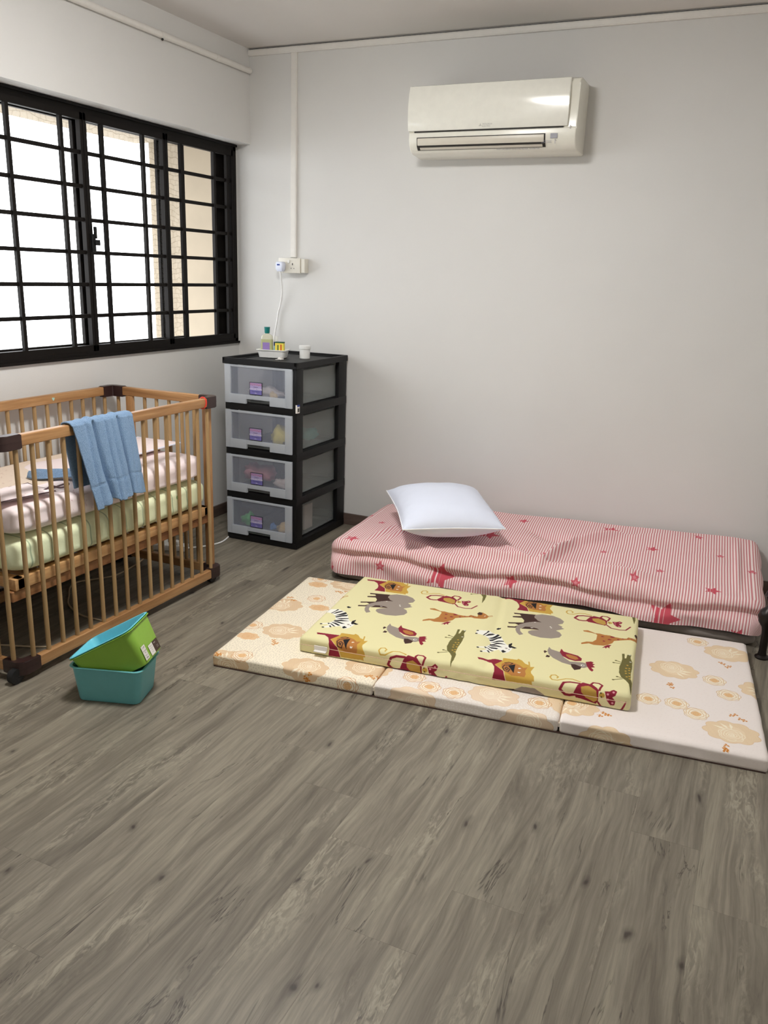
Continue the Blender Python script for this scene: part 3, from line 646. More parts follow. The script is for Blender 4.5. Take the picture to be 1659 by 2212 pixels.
# brown corner caps: L shaped, rounded outside
def lcap(cx, cy, sx, sy, z0, z1, name='corner_cap'):
    a, tk, rr = .090, RT+.002, .03
    pts = [(0, a)]+[(rr-rr*math.cos(math.radians(t)), rr-rr*math.sin(math.radians(t))) for t in range(0, 91, 15)]+[(a, 0), (a, tk), (tk+.004, tk), (tk, tk+.004), (tk, a)]
    bm = bmesh.new(); P = [(p[0]*-sx, p[1]*-sy) for p in pts]
    prism(bm, P, (cx, cy, z0), (1, 0, 0), (0, 1, 0), (0, 0, 1), z1-z0)
    es = [e for e in bm.edges if abs(e.verts[0].co.z-e.verts[1].co.z) < 1e-6]
    bmesh.ops.bevel(bm, geom=es, offset=.0025, segments=2, affect='EDGES')
    zc = (z0+z1)/2; q = .0008
    P2 = [(p[0]*-sx, p[1]*-sy) for p in [(-q, a-.003)]+[(rr-(rr+q)*math.cos(math.radians(t)), rr-(rr+q)*math.sin(math.radians(t))) for t in range(0, 91, 15)]+[(a-.003, -q), (a-.003, .01), (.01, .01), (.01, a-.003)]]
    prism(bm, P2, (cx, cy, zc), (1, 0, 0), (0, 1, 0), (0, 0, 1), .0012)
    return link(name, bm, 'cap', cr, 'auto')
for cx, sx in ((CX0, -1), (CX1, 1)):
    for cy, sy in ((CY0, -1), (CY1, 1)):
        lcap(cx, cy, sx, sy, ZT0-.008, CH+.001)
        lcap(cx, cy, sx, sy, ZB0-.006, ZB1+.004)
        wx, wy = cx-sx*.028, cy-.004 if sy < 0 else cy-.055
        bm = bmesh.new(); bmtube(bm, [(wx-.012, wy, .028), (wx+.012, wy, .028)], .028, 20)
        bmbox(bm, (wx-.013, wy+.0, .020), (wx+.013, wy+.028, ZB0-.002), .003, 1)
        link('caster', bm, 'rubber', cr, 'auto')
# spindles: one mesh, a copy for every rod
sp0 = None
def spindle(x, y, z0=ZB1-.004, z1=ZT0+.004, r=.0085):
    global sp0
    if sp0 is None:
        sp0 = lathe('spindle', [(0, z0), (r, z0), (r, z1), (0, z1)], 'spin', cr, (x, y, 0), 14); return
    dupe(sp0, Vector((x, y, (z0+z1)/2))-ORG[cr.name], cr)
for k in range(16): spindle(CX1-.016, -2.272+.0713*k); spindle(CX0+.016, -2.272+.0713*k)
for x in (.508, .436, .364, .292, .220, .148, .076, .004): spindle(x, CY0+.016)
for x in (-.015, .145, .215, .288, .36, .43): spindle(x, CY1-.016)
for x in (.045, .488):
    box('post', (x, CY1-.034, ZB1), (x+.036, CY1-.012, ZT0), 'woodZ', cr, .003); 
    box('post', (x, CY0+.008, ZB1), (x+.036, CY0+.030, ZT0), 'woodZ', cr, .003) if x < .3 else None
# bed base
boxes('bed_base', [((CX0+.04, CY0+.055, .330), (CX1-.042, CY0+.09, .372)), ((CX0+.04, CY1-.075, .330), (CX1-.042, CY1-.04, .372)), ((CX1-.078, CY0+.045, .330), (CX1-.042, CY1-.04, .372)), ((CX0+.04, CY0+.045, .330), (CX0+.075, CY1-.04, .372))], 'woodL', cr, .004, 2)
sl = None
for k in range(11):
    y = CY0+.13+k*.098
    if sl is None: sl = box('slat', (CX0+.045, y, .350), (CX1-.08, y+.05, .366), 'woodX', cr, .002, 1)
    else: dupe(sl, sl.location+Vector((0, .098*k, 0)), cr)
boxes('lower_rail', [((CX1-.075, CY0+.035, .288), (CX1-.050, CY1-.035, .328)), ((CX0+.05, CY0+.035, .288), (CX0+.075, CY1-.035, .328))], 'woodK', cr, .003, 1)
# little faded sticker on the far rail, red ring round the near one
h_ = bmesh.new(); prism(h_, [(0, -.008), (.007, 0), (.007, .005), (.003, .007), (0, .004), (-.003, .008), (-.008, .005), (-.007, 0)], (CX0+RT+.0002, -1.532, .868), (0, 1, 0), (0, 0, 1), (1, 0, 0), .0006)
link('heart_sticker', h_, plain('faded_mint', (168, 204, 190), .6), cr)
rg = tube('red_ring', [(CX1-.016+.0205*math.cos(a), -1.232+.004*math.sin(a), .868+.0245*math.sin(a)) for a in [2*math.pi*k/28 for k in range(28)]], .0034, 'redring', None, 8, closed=True)
tag(rg, 'red rubber ring hooked round the crib top rail at its far corner', 'ring')

# ------------------------------------------------------------ soft bodies
def soft(x0, x1, y0, y1, z0, z1, r, amp, seed, nu=90, nv=60, bulge=.01, sag=0, top_fn=None):
    """rounded cushion as a closed grid (lat/long over a superellipsoid)"""
    a = np.linspace(0, 2*np.pi, nu, endpoint=False); b = np.linspace(-np.pi/2, np.pi/2, nv)
    A, B = np.meshgrid(a, b, indexing='ij'); sg = lambda v, e: np.sign(v)*np.abs(v)**e
    hx, hy, hz = (x1-x0)/2, (y1-y0)/2, (z1-z0)/2
    e1, e2 = .16, .30
    X = hx*sg(np.cos(B), e2)*sg(np.cos(A), e1); Y = hy*sg(np.cos(B), e2)*sg(np.sin(A), e1); Z = hz*sg(np.sin(B), .45)
    n = fnoise(Y*1.0+X*.3, Z*2, 40, seed)*amp+fnoise(X, Y, 22, seed+3)*amp*.6
    side = np.cos(B)**.3
    X = X*(1+0)+np.cos(A)*n*side; Y = Y+np.sin(A)*n*side*.4; Z = Z+n*(1-side*.7)
    X, Y, Z = X+(x0+x1)/2, Y+(y0+y1)/2, Z+(z0+z1)/2
    if top_fn is not None: Z = top_fn(X, Y, Z)
    return X, Y, np.maximum(Z, z0)
X, Y, Z = soft(CX0+.035, CX1-.035, CY0+.045, CY1-.038, .374, .512, .05, .005, 11)
gm = gridmesh('crib_mattress', X, Y, Z, None, None, 'greencot', closeu=True); tag(gm, 'lower crib mattress in a pale green printed cover with thin green lines', 'mattress')
X, Y, Z = soft(CX0+.045, CX1-.037, CY0+.05, CY1-.05, .514, .625, .05, .010, 5)
Z = Z+np.where(Z > .56, .006*fnoise(X, Y, 14, 9), 0)
pm = gridmesh('crib_quilt', X, Y, Z, None, None, 'pinkcot', closeu=True); tag(pm, 'upper crib mattress in a creased pink floral cover on the green one', 'mattress')
# cream sheet spread over the rear part of the top
a = np.linspace(CX0+.055, .33, 40); b = np.linspace(-2.26, -1.36, 90); A, B = np.meshgrid(a, b, indexing='ij')
cs = gridmesh('crib_sheet', A, B, .6245+.004*fnoise(A, B, 12, 9)+.0015*fnoise(A, B, 40, 3)+.002, None, None, 'creamcot', thick=.003); tag(cs, 'smooth cream floral sheet lying on the back half of the crib mattress', 'sheet')
def cushion(name, cx, cy, z, hx, hy, hz, rot, mat, pip, label, cat, tilt=0, rp=.003, n=44, p=2.6, asym=(1, 1), tiltx=0, wr=.006, seed=1, corner=.10):
    u = np.linspace(-1, 1, n); U, V = np.meshgrid(u, u, indexing='ij')
    f = (np.clip(1-np.abs(U)**p, 0, 1)*np.clip(1-np.abs(V)**p, 0, 1))**.55
    pin = 1-corner*(np.abs(U)**2)*(1-np.abs(V))*0
    PX = U*hx*(1-.07*(1-V**2)*0-.06*np.abs(U)*(1-np.abs(V)**1.5)*.9); PY = V*hy*(1-.06*np.abs(V)*(1-np.abs(U)**1.5))
    wrk = fnoise(U*hx, V*hy, 30, seed)*wr*f+np.cos(U*26+seed)*wr*.5*np.exp(-((np.abs(V)-.85)/.12)**2)*(np.abs(U) < .9)
    root = thing(name, label, cat, (cx, cy, z), rot, local=True)
    M_ = Matrix.Rotation(tilt, 3, 'Y') @ Matrix.Rotation(tiltx, 3, 'X')
    def tf(PX, PY, PZ):
        P = np.stack([PX, PY, PZ], -1) @ np.array(M_).T; return P[..., 0], P[..., 1], P[..., 2]
    T_ = tf(PX, PY, hz*asym[0]*f+wrk); B_ = tf(PX, PY, -hz*asym[1]*f)
    co = np.concatenate([np.stack(T_, -1).reshape(-1, 3), np.stack(B_, -1).reshape(-1, 3)])
    bm = bmesh.new(); vs = [bm.verts.new(c) for c in co.tolist()]; N = n*n
    for i in range(n-1):
        for j in range(n-1):
            q = (i*n+j, (i+1)*n+j, (i+1)*n+j+1, i*n+j+1)
            bm.faces.new([vs[k] for k in q]); bm.faces.new([vs[k+N] for k in q[::-1]])
    bmesh.ops.remove_doubles(bm, verts=bm.verts, dist=1e-5)
    link('cover', bm, mat, root, True)
    idx = [(i, 0) for i in range(n)]+[(n-1, j) for j in range(1, n)]+[(i, n-1) for i in range(n-2, -1, -1)]+[(0, j) for j in range(n-2, 0, -1)]
    tube('piping', [(T_[0][i, j], T_[1][i, j], (T_[2][i, j]+B_[2][i, j])/2) for i, j in idx], rp, pip, root, 6, closed=True)
    return root
cushion('flat_pillow', .22, -1.335, .648, .20, .125, .020, math.radians(92), 'pinkcot', 'pillow', 'thin flat white-pink baby pillow at the far end of the crib', 'pillow', seed=3, wr=.002)
cushion('thin_pillow', .40, -2.20, .646, .14, .085, .012, math.radians(80), 'pinkcot', 'dpiping', 'thin pink floral pillow with dark piping at the near end of the crib', 'pillow', seed=5, wr=.002, rp=.0025)
lp_ = tube('tie_strap', spline([(.470, -2.13, .640), (.478, -2.09, .652), (.462, -2.05, .652), (.486, -2.03, .645), (.497, -2.005, .650), (.487, -1.995, .655), (.474, -2.02, .650), (.470, -2.06, .645), (.474, -2.11, .641)], 5), .0032, 'dpiping'); tag(lp_, 'dark edged tie strap looped beside the near thin pillow', 'strap')

# ------------------------------------------------------------ blue towel over the front rail
n1, n2 = 110, 170
u = np.linspace(0, 1, n1); v = np.linspace(0, 1, n2); U, V = np.meshgrid(u, v, indexing='ij')
zt = CH+.006; xo, xi = CX1+.011, CX1-RT-.010
Lf, Lt, Lb = .33, .055, .26
sd = V*(Lf+Lt+Lb)                               # arc length from the front hem
zf_b = .575+.012*np.sin(U*9)+.0*U               # front hem height
zf_b = np.where(U < .30, .560+.03*U, .577-.006*np.sin(U*14))
front = sd < Lf; top = (sd >= Lf) & (sd < Lf+Lt)
tf_ = np.clip(sd/Lf, 0, 1); tt = np.clip((sd-Lf)/Lt, 0, 1); tb = np.clip((sd-Lf-Lt)/Lb, 0, 1)
Zt = np.where(front, zf_b+(zt-.008-zf_b)*tf_, np.where(top, zt-.008+.011*np.sin(np.pi*tt), zt-.008-tb*.25))
Xt = np.where(front, xo, np.where(top, (xo+xi)/2+(xo-xi)/2*np.cos(np.pi*tt), xi))
# folds: deeper lower down
dn = np.where(front, 1-tf_, np.where(top, 0, tb))
dep = .45+.55*dn**.6
Ux = U+.03*np.sin(dn*2.2+U*5)*dn
crease = sum(am_*np.exp(-((Ux-c_)/w_)**2) for c_, w_, am_ in ((.20, .030, .016), (.33, .022, .030), (.50, .018, .014), (.60, .022, .012), (.74, .020, .026), (.90, .025, .008)))
puff = .012*np.sin(np.pi*np.clip((Ux-.0)/.33, 0, 1))+.014*np.sin(np.pi*np.clip((Ux-.33)/.41, 0, 1))+.012*np.sin(np.pi*np.clip((Ux-.74)/.26, 0, 1))
Xt = Xt+np.where(front, 1, np.where(top, 0, -.35))*((puff+.030*(dn*(front*1))-crease)*dep+.003)+np.where(top, 0, 0)
fold = 1-np.clip(crease/.03, 0, 1)
Zt = Zt+np.where(top, (1-fold)*.006, 0)
yl = np.where(front, -2.040+.060*(1-tf_)**.8, np.where(top, -2.040, -2.040+.035*tb)); yr = np.where(front, -1.722+.012*(1-tf_), np.where(top, -1.722, -1.722-.02*tb))
Yt = yl+(yr-yl)*U+.010*dn*np.sin(U*19+1)
Xt = Xt+.0015*fnoise(Yt, Zt, 60, 4)
bb = (np.abs(tf_-.27) < .018) & front; Xt = Xt-np.where(bb, .002, 0)
tw = thing('towel', 'light blue terry towel draped over the front rail of the crib', 'towel', (.575, -1.88, .88))
o = gridmesh('towel_body', Xt, Yt, Zt, None, None, 'terry', tw, .005)
boxes('towel_logo', [((CX1+.05, -1.925, .594), (CX1+.0515, -1.907, .602))], 'ink', None, 0) if 0 else None
# its rear end trails over the mattress as a twisted strip
a = np.linspace(0, 1, 60); b = np.linspace(0, 1, 14); A, B = np.meshgrid(a, b, indexing='ij')
px = .47-.245*A; py = -1.86-.055*A+.02*np.sin(A*6); wdt = .075-.03*A
Xs = px+0*B; Ys = py+(B-.5)*wdt; Zs = .636+.026*np.sin(B*np.pi)*(1-.3*A)+.006*np.sin(B*14+A*5)+.012*np.sin(A*np.pi)*B
gridmesh('towel_end', Xs, Ys, Zs, None, None, 'terry', tw, .004)

# ------------------------------------------------------------ tubs
def tub_xf(ctr, yw, th, piv, dz=0):
    c, s_ = math.cos(yw), math.sin(yw); ct, st_ = math.cos(th), math.sin(th)
    def f(p):
        X = p.x*ct-p.z*st_+piv[0]; Z_ = p.x*st_+p.z*ct+piv[1]
        return Vector((ctr[0]+X*c-p.y*s_, ctr[1]+X*s_+p.y*c, Z_))
    return f
ctr = (.892, -2.2347); yw = math.radians(18)
def tub(root, xf, mat, k=1.0, rim=True, z0=0.0, hgt=.13):
    B_, D_ = .110*k, .075*k; TX, TY_ = .124*k, .086*k; r0, r1 = .022, .026; h = hgt
    dip = lambda x, y, s: (-.012*max(0, 1-(x/.05)**2) if (abs(y) > TY_*.9 and s[3] > h*.9+z0 and abs(x) < .05) else 0)
    secs = [(B_-.008, D_-.008, r0-.006, z0), (B_-.002, D_-.002, r0, z0+.002), (B_, D_, r0, z0+.008), (TX, TY_, r1, z0+h-.002), (TX+.007, TY_+.006, r1+.005, z0+h), (TX+.008, TY_+.007, r1+.005, z0+h+.0012), (TX+.006, TY_+.005, r1+.005, z0+h+.0025), (TX-.001, TY_-.001, r1, z0+h+.002), (TX-.003, TY_-.003, r1, z0+h-.004), (B_-.003, D_-.003, r0, z0+.010), (B_-.010, D_-.010, r0-.006, z0+.006)]
    return loft('tub_body', secs, mat, root, xf=xf, close_top=True, n=8)
t1 = thing('aqua_tub', 'aqua blue plastic tub standing on the floor beside the crib', 'tub', (ctr[0], ctr[1], 0))
tub(t1, tub_xf(ctr, yw, 0, (0, 0)), 'teal')
TH = math.radians(30); PV = (.05, .1005)
t2 = thing('green_tub', 'lime green plastic tub lying tilted in the aqua tub, two labels on its end', 'tub', (ctr[0], ctr[1], .13))
X2 = tub_xf(ctr, yw, TH, PV)
tub(t2, X2, 'green')
t3 = thing('light_blue_tub', 'light blue plastic tub nested inside the tilted green tub, only its rim and inside showing', 'tub', (ctr[0], ctr[1], .14))
tub(t3, X2, 'aqua', .985, z0=.0075, hgt=.128)
# labels on the end wall of the green tub (+x end, leaning outward)
def onend(name, y0, y1, z0, z1, parts, mats):
    bm = bmesh.new(); sl_ = .014/.12
    og = Vector((.1102+z0*sl_+.0006, 0, z0))
    O = X2(Vector((.1102+.0008+z0*sl_, y0, z0))); ey = (X2(Vector((.1110+z0*sl_, y0+1, z0)))-O).normalized()
    ez = (X2(Vector((.1110+(z0+1)*sl_, y0, z0+1)))-O).normalized(); nn = ey.cross(ez)
    W_, H_ = y1-y0, z1-z0
    prism(bm, [(0, 0), (W_, 0), (W_, H_), (0, H_)], O, ey, ez, nn, .0005, 0)
    for txt, size, cy_, cz_, mi in parts: bmtext(bm, txt, size, O+nn*.0006, ey, ez, nn, mi) if 0 else bmtext(bm, txt, size, O+ey*cy_*W_+ez*cz_*H_+nn*.0006, ey, ez, nn, mi)
    return bm, O, ey, ez, nn
bm, O, ey, ez, nn = onend('l', -.064, -.036, .012, .062, [('7.49', .010, .5, .85, 1), ('STORAGE', .0055, .5, .62, 1), ('TUB', .0055, .5, .48, 1), ('202 811', .0055, .5, .30, 1), ('IIIIIIII', .008, .5, .13, 1)], None)
link('price_label', bm, ['paper', 'ink'], t2)
bm, O, ey, ez, nn = onend('l', -.018, .014, .008, .046, [('Plastic box', .0042, .5, .82, 1), ('Made in China', .0034, .5, .62, 1), ('11x15x5', .0034, .5, .44, 1), ('Design', .0034, .5, .26, 1)], None)
link('info_label', bm, ['paper', 'ink'], t2)
bm, O, ey, ez, nn = onend('l', .014, .056, .008, .046, [('Smila', .0065, .35, .80, 1), ('plastic tub', .003, .62, .42, 1), ('aqua / green', .003, .62, .28, 1)], None)
link('brand_label', bm, ['brownlab', 'paper'], t2)

# ------------------------------------------------------------ power strip and cables under the crib
ps = thing('power_strip', 'white power strip lying on the floor behind the crib', 'power strip', (.045, -.905, 0))
box('strip_body', (-.03, -.935, 0), (.155, -.880, .03), 'white', ps, .004, rotz=math.radians(20), piv=(.04, -.905, 0))
box('plug', (.00, -.925, .028), (.04, -.888, .055), 'white', ps, .004); box('plug', (.08, -.905, .028), (.115, -.87, .05), 'white', ps, .004)
tag(tube('strip_cable', spline([(.14, -.87, .012), (.19, -.79, .006), (.23, -.68, .005), (.20, -.55, .005), (.17, -.47, .005), (.185, -.42, .005), (.180, -.25, .005), (.17, -.12, .006), (.165, -.03, .006)], 6), .0042, 'cable'), 'white cable running on the floor from the power strip behind the drawer tower', 'cable')
tag(tube('floor_cable', spline([(-.02, -.95, .006), (.05, -1.10, .004), (.09, -1.35, .004), (.00, -1.52, .004), (.10, -1.66, .004), (.178, -1.736, .004), (.30, -1.79, .004), (.439, -1.80, .004), (.50, -1.90, .004), (.47, -2.02, .004), (.40, -2.09, .004), (.237, -2.16, .004), (.05, -2.24, .004), (-.05, -2.5, .004)], 8), .0038, 'cablec'), 'cream cable curling over the floor under the crib', 'cable')
tag(boxes('cream_plug', [((-.055, -.975, 0), (-.025, -.93, .03)), ((-.05, -.955, .03), (-.03, -.94, .04))], 'cablec', None, .004), 'cream plug lying beside the power strip', 'plug')
# ------------------------------------------------------------ unfolded rounded slabs with printed fabric
def rows(lo, hi, r, D, n, ne=14):
    """sample positions: dense near the folded edges"""
    a = np.concatenate([np.linspace(-D, 0, ne), np.linspace(0, hi-lo, n)[1:-1], np.linspace(hi-lo, hi-lo+D, ne)]); return a
def drape(A, B, L, Wd, r, Dm):
    """fold a flat sheet (A along the length, B across) over a box top of size L x Wd with edge radius r.
    returns x, y (in the box), drop below the top"""
    ia, ib = np.clip(A, r, L-r), np.clip(B, r, Wd-r); oa, ob_ = A-ia, B-ib; l = np.hypot(oa, ob_)+1e-9
    ang = np.minimum(l/r, np.pi/2); out = r*np.sin(ang); drop = r*(1-np.cos(ang))+np.maximum(0, l-r*np.pi/2)
    return ia+oa/l*out, ib+ob_/l*out, np.minimum(drop, Dm), oa/l, ob_/l, l
def slab(name, x0, x1, y0, y1, z0, z1, r, mat, parent, cv, nu=80, nv=60, disp=None, closeb=True):
    L, Wd, Dm = x1-x0, y1-y0, z1-z0-.001
    ext = Dm+r*.6
    a, b = rows(x0, x1, r, ext, nu), rows(y0, y1, r, ext, nv); A, B = np.meshgrid(a, b, indexing='ij')
    X, Y, dr, na, nb, l = drape(A, B, L, Wd, r, Dm)
    bot = dr > Dm-.004; tuck = np.where(bot, r*.35*(dr-Dm+.004)/.004, 0); X = X-na*tuck; Y = Y-nb*tuck
    Z = z1-dr
    if disp: dx, dy, dz = disp(X+x0, Y+y0, Z, na*(l > r), nb*(l > r)); X, Y, Z = X+dx, Y+dy, Z+dz
    Z = np.maximum(Z, z0+.0005)
    U, V = cv.uv(A+x0, B+y0) if cv else (A, B)
    return gridmesh(name, X+x0, Y+y0, Z, U, V, mat, parent)

# animal print -----------------------------------------------------------------
ANIM = [['p','B',0,[[-511,171],[-423,186],[-422,152],[-389,118],[-436,99],[-462,37],[-478,20],[-508,10],[-511,23],[-483,31],[-471,51],[-486,61],[-511,51],[-515,62],[-456,85],[-458,110],[-471,130],[-506,122],[-509,133],[-476,148],[-484,163],[-506,159]]],['p','G',0,[[-425,161],[-423,185],[-398,201],[-353,203],[-321,186],[-304,162],[-306,138],[-323,120],[-304,107],[-306,96],[-294,88],[-305,76],[-324,58],[-307,46],[-296,22],[-302,-4],[-331,-26],[-371,-34],[-407,-26],[-423,-9],[-425,9],[-413,24],[-387,38],[-395,47],[-420,54],[-444,47],[-459,19],[-455,-4],[-439,-29],[-452,-43],[-466,-23],[-475,2],[-477,31],[-470,59],[-447,89],[-420,110],[-388,118],[-406,128]]],['p','B',0,[[-456,20],[-444,47],[-420,54],[-395,47],[-387,38],[-423,30]]],['p','W',0,[[-416,102],[-408,113],[-416,109]]],['p','W',0,[[-425,47],[-409,50],[-417,42]]],['d','W',4,[[-349,87],[-344,77]]],['p','W',0,[[-614,-93],[-615,-64],[-589,-60],[-570,-51],[-534,-67],[-510,-100],[-496,-130],[-482,-150],[-458,-159],[-456,-185],[-463,-212],[-475,-226],[-493,-220],[-500,-208],[-510,-217],[-527,-224],[-537,-237],[-561,-249],[-563,-240],[-545,-219],[-556,-209],[-580,-219],[-582,-211],[-554,-196],[-541,-159],[-557,-120],[-576,-105],[-606,-99]]],['p','K',0,[[-575,-73],[-573,-53],[-566,-55],[-579,-103],[-584,-103]]],['p','K',0,[[-566,-81],[-552,-64],[-543,-66],[-563,-96],[-574,-108]]],['p','K',0,[[-543,-90],[-532,-71],[-521,-81],[-529,-98],[-560,-121]]],['p','K',0,[[-554,-128],[-534,-105],[-513,-91],[-512,-106],[-529,-117],[-548,-136]]],['p','K',0,[[-547,-143],[-526,-134],[-499,-124],[-496,-130],[-522,-144]]],['p','K',0,[[-543,-162],[-520,-150],[-485,-149],[-511,-161],[-543,-171]]],['p','K',0,[[-547,-174],[-526,-170],[-492,-181],[-505,-186]]],['p','K',0,[[-550,-185],[-530,-186],[-504,-201],[-510,-208]]],['p','K',0,[[-553,-196],[-538,-202],[-516,-221],[-524,-221]]],['p','K',0,[[-558,-201],[-554,-196],[-547,-205],[-551,-208]]],['p','K',0,[[-544,-221],[-538,-218],[-529,-232],[-534,-234]]],['p','K',0,[[-548,-12],[-542,-5],[-537,-11],[-530,-10],[-530,-20],[-538,-25],[-544,-21]]],['p','K',0,[[-472,-165],[-475,-144],[-465,-127],[-463,-139],[-464,-153],[-440,-165],[-448,-173],[-460,-169],[-465,-175]]],['p','K',0,[[-491,-213],[-486,-202],[-472,-211],[-477,-220],[-483,-226]]],['d','K',6,[[-612,-68],[-611,-96],[-579,-217],[-560,-244]]],['d','K',3,[[-466,-188]]],['d','G',6,[[-477,-182]]],['p','M',0,[[-562,-298],[-472,-290],[-475,-320],[-490,-339],[-453,-371],[-440,-410],[-488,-412],[-484,-381],[-489,-355],[-504,-325],[-525,-309],[-555,-312]]],['p','T',0,[[-472,-268],[-422,-264],[-420,-254],[-405,-262],[-390,-284],[-376,-290],[-382,-262],[-377,-262],[-368,-303],[-354,-297],[-361,-336],[-358,-350],[-345,-372],[-341,-391],[-349,-393],[-347,-406],[-358,-404],[-400,-407],[-438,-408],[-451,-370],[-491,-337],[-471,-292]]],['p','O',0,[[-469,-318],[-457,-298],[-431,-293],[-407,-303],[-390,-320],[-377,-311],[-381,-340],[-374,-365],[-376,-382],[-396,-382],[-422,-385],[-447,-373],[-464,-348]]],['p','K',0,[[-445,-322],[-422,-304],[-419,-341],[-416,-373]]],['s','B',4,[[-460,-306],[-447,-295],[-432,-298],[-438,-311],[-455,-312]]],['s','B',4,[[-445,-324],[-457,-322],[-461,-343],[-451,-366],[-436,-370],[-434,-351],[-448,-337],[-451,-350],[-442,-359],[-443,-349]]],['d','W',9,[[-402,-330],[-399,-360]]],['d','O',3,[[-400,-333],[-399,-357]]],['p','G',0,[[-328,-107],[-317,-125],[-284,-137],[-263,-179],[-239,-202],[-195,-192],[-182,-195],[-173,-220],[-185,-235],[-197,-238],[-229,-231],[-266,-222],[-302,-196],[-321,-170],[-329,-143]]],['p','B',0,[[-234,-221],[-220,-218],[-196,-230],[-197,-250],[-210,-260],[-217,-265],[-229,-243]]],['p','M',0,[[-282,-105],[-271,-127],[-247,-134],[-217,-142],[-201,-161],[-201,-182],[-222,-191],[-247,-185],[-271,-166],[-284,-137]]],['p','O',0,[[-261,-148],[-247,-143],[-220,-152],[-211,-170],[-222,-181],[-244,-175],[-257,-160]]],['p','M',0,[[-185,-184],[-167,-172],[-157,-176],[-161,-187],[-151,-191],[-158,-202],[-149,-215],[-162,-223],[-152,-239],[-156,-253],[-165,-244],[-177,-217]]],['d','W',12,[[-193,-216]]],['d','K',4,[[-192,-216]]],['p','B',0,[[-342,-153],[-339,-143],[-328,-151],[-333,-160],[-336,-168]]],['p','B',0,[[-328,-199],[-327,-179],[-314,-184],[-315,-197]]],['s','T',5,[[-283,269],[-280,279],[-291,291],[-304,285],[-307,267],[-298,251],[-280,253],[-253,275],[-231,281],[-203,270]]],['p','M',0,[[-220,214],[-209,248],[-194,269],[-159,262],[-138,237],[-137,197],[-143,186],[-170,191],[-195,196],[-211,197]]],['s','M',9,[[-205,258],[-236,256],[-257,246],[-267,218],[-248,202],[-233,202],[-214,208]]],['s','M',7,[[-159,249],[-166,267],[-160,281],[-141,282],[-129,271],[-136,239]]],['s','M',6,[[-136,193],[-118,169],[-85,164],[-61,171],[-45,211]]],['p','O2',0,[[-198,240],[-174,251],[-146,234],[-139,200],[-150,191],[-179,203],[-195,221]]],['p','M',0,[[-118,238],[-101,241],[-89,253],[-78,245],[-82,229],[-92,221],[-80,210],[-82,193],[-95,191],[-108,206]]],['d','T',17,[[-126,222]]],['d','K',3,[[-130,229],[-127,215]]],['d','P',5,[[-89,240],[-89,200],[-107,229],[-105,210]]],['p','O',0,[[-222,104],[-204,112],[-173,94],[-157,97],[-138,92],[-116,94],[-97,85],[-66,84],[-53,89],[-48,103],[-32,98],[-18,97],[-20,119],[-16,139],[-7,147],[10,132],[25,112],[23,89],[11,80],[-27,75],[-39,80],[-50,76],[-84,57],[-99,47],[-104,23],[-120,1],[-133,-13],[-170,-21],[-189,-14],[-216,-33],[-217,-19],[-198,0],[-177,6],[-165,33],[-165,79],[-172,89],[-193,93],[-218,94]]],['p','B',0,[[-26,131],[-21,147],[-9,145],[-4,129],[-9,118],[-22,118]]],['p','M',0,[[-117,81],[-110,89],[-96,85],[-102,77],[-112,75]]],['p','M',0,[[-124,53],[-119,59],[-108,56],[-112,50],[-120,48]]],['p','M',0,[[-141,31],[-138,36],[-130,32],[-132,27],[-138,26]]],['p','M',0,[[-150,72],[-146,77],[-137,74],[-140,69],[-147,67]]],['p','M',0,[[-89,66],[-86,71],[-78,67],[-81,62],[-86,61]]],['p','M',0,[[-71,82],[-68,85],[-62,83],[-65,79],[-69,78]]],['p','M',0,[[-52,88],[-50,91],[-45,88],[-47,85],[-50,84]]],['p','M',0,[[-38,94],[-36,97],[-30,94],[-32,91],[-36,90]]],['p','M',0,[[-138,-36],[-128,-13],[-120,-1],[-106,5],[-112,-14],[-111,-29],[-120,-21],[-124,-37],[-128,-28]]],['s','O',3,[[23,115],[37,128]]],['s','O',3,[[25,104],[40,121]]],['d','W',3,[[10,115],[10,106]]],['p','V',0,[[562,-34],[571,-30],[573,-71],[579,-68],[581,-35],[595,-29],[594,-62],[602,-94],[603,-146],[601,-188],[602,-233],[610,-258],[612,-304],[609,-347],[603,-308],[598,-275],[586,-252],[570,-234],[560,-197],[559,-147],[564,-110],[565,-74]]],['s','V',4,[[563,-121],[538,-123]]],['s','V',4,[[564,-110],[545,-102]]],['s','V',4,[[574,-245],[545,-262]]],['s','V',4,[[568,-237],[556,-234]]],['d','V',8,[[537,-123],[544,-102],[544,-263],[556,-234]]],['d','T',7,[[586,-127],[583,-154],[594,-151],[582,-178],[594,-168],[584,-196],[596,-190],[588,-223],[597,-215],[599,-234]]],['d','W',7,[[590,-34],[595,-95]]],['d','K',2,[[590,-34],[595,-95]]]]
PAL = {'B': (66, 44, 38), 'G': (150, 138, 128), 'W': (238, 236, 226), 'K': (28, 26, 28), 'M': (134, 34, 52), 'T': (196, 158, 70), 'O': (176, 118, 62), 'O2': (184, 148, 72), 'V': (104, 98, 54), 'P': (220, 150, 160)}
cv = Canvas(-.72, -.48, .72, .48, .001, (226, 219, 170))
for i in (-1, 0, 1, 2):
    for j in (-1, 0, 1):
        dx, dy = .625*i-.016*j, .026*i+.620*j
        for k, c, wdt, P in ANIM:
            Q = [(x/1000+dx, y/1000+dy) for x, y in P]
            if max(q[0] for q in Q) < -.72 or min(q[0] for q in Q) > .72 or max(q[1] for q in Q) < -.48 or min(q[1] for q in Q) > .48: continue
            if k == 'p': cv.poly(Q, PAL[c])
            elif k == 's': cv.stroke(Q, wdt/1000, PAL[c])
            else:
                for q in Q: cv.dot(q, wdt/1000*.55 if wdt > 6 else wdt/1000*.8, PAL[c])
MT['animal'] = fabric('animal_print_cotton', cv.image('animal_print'))
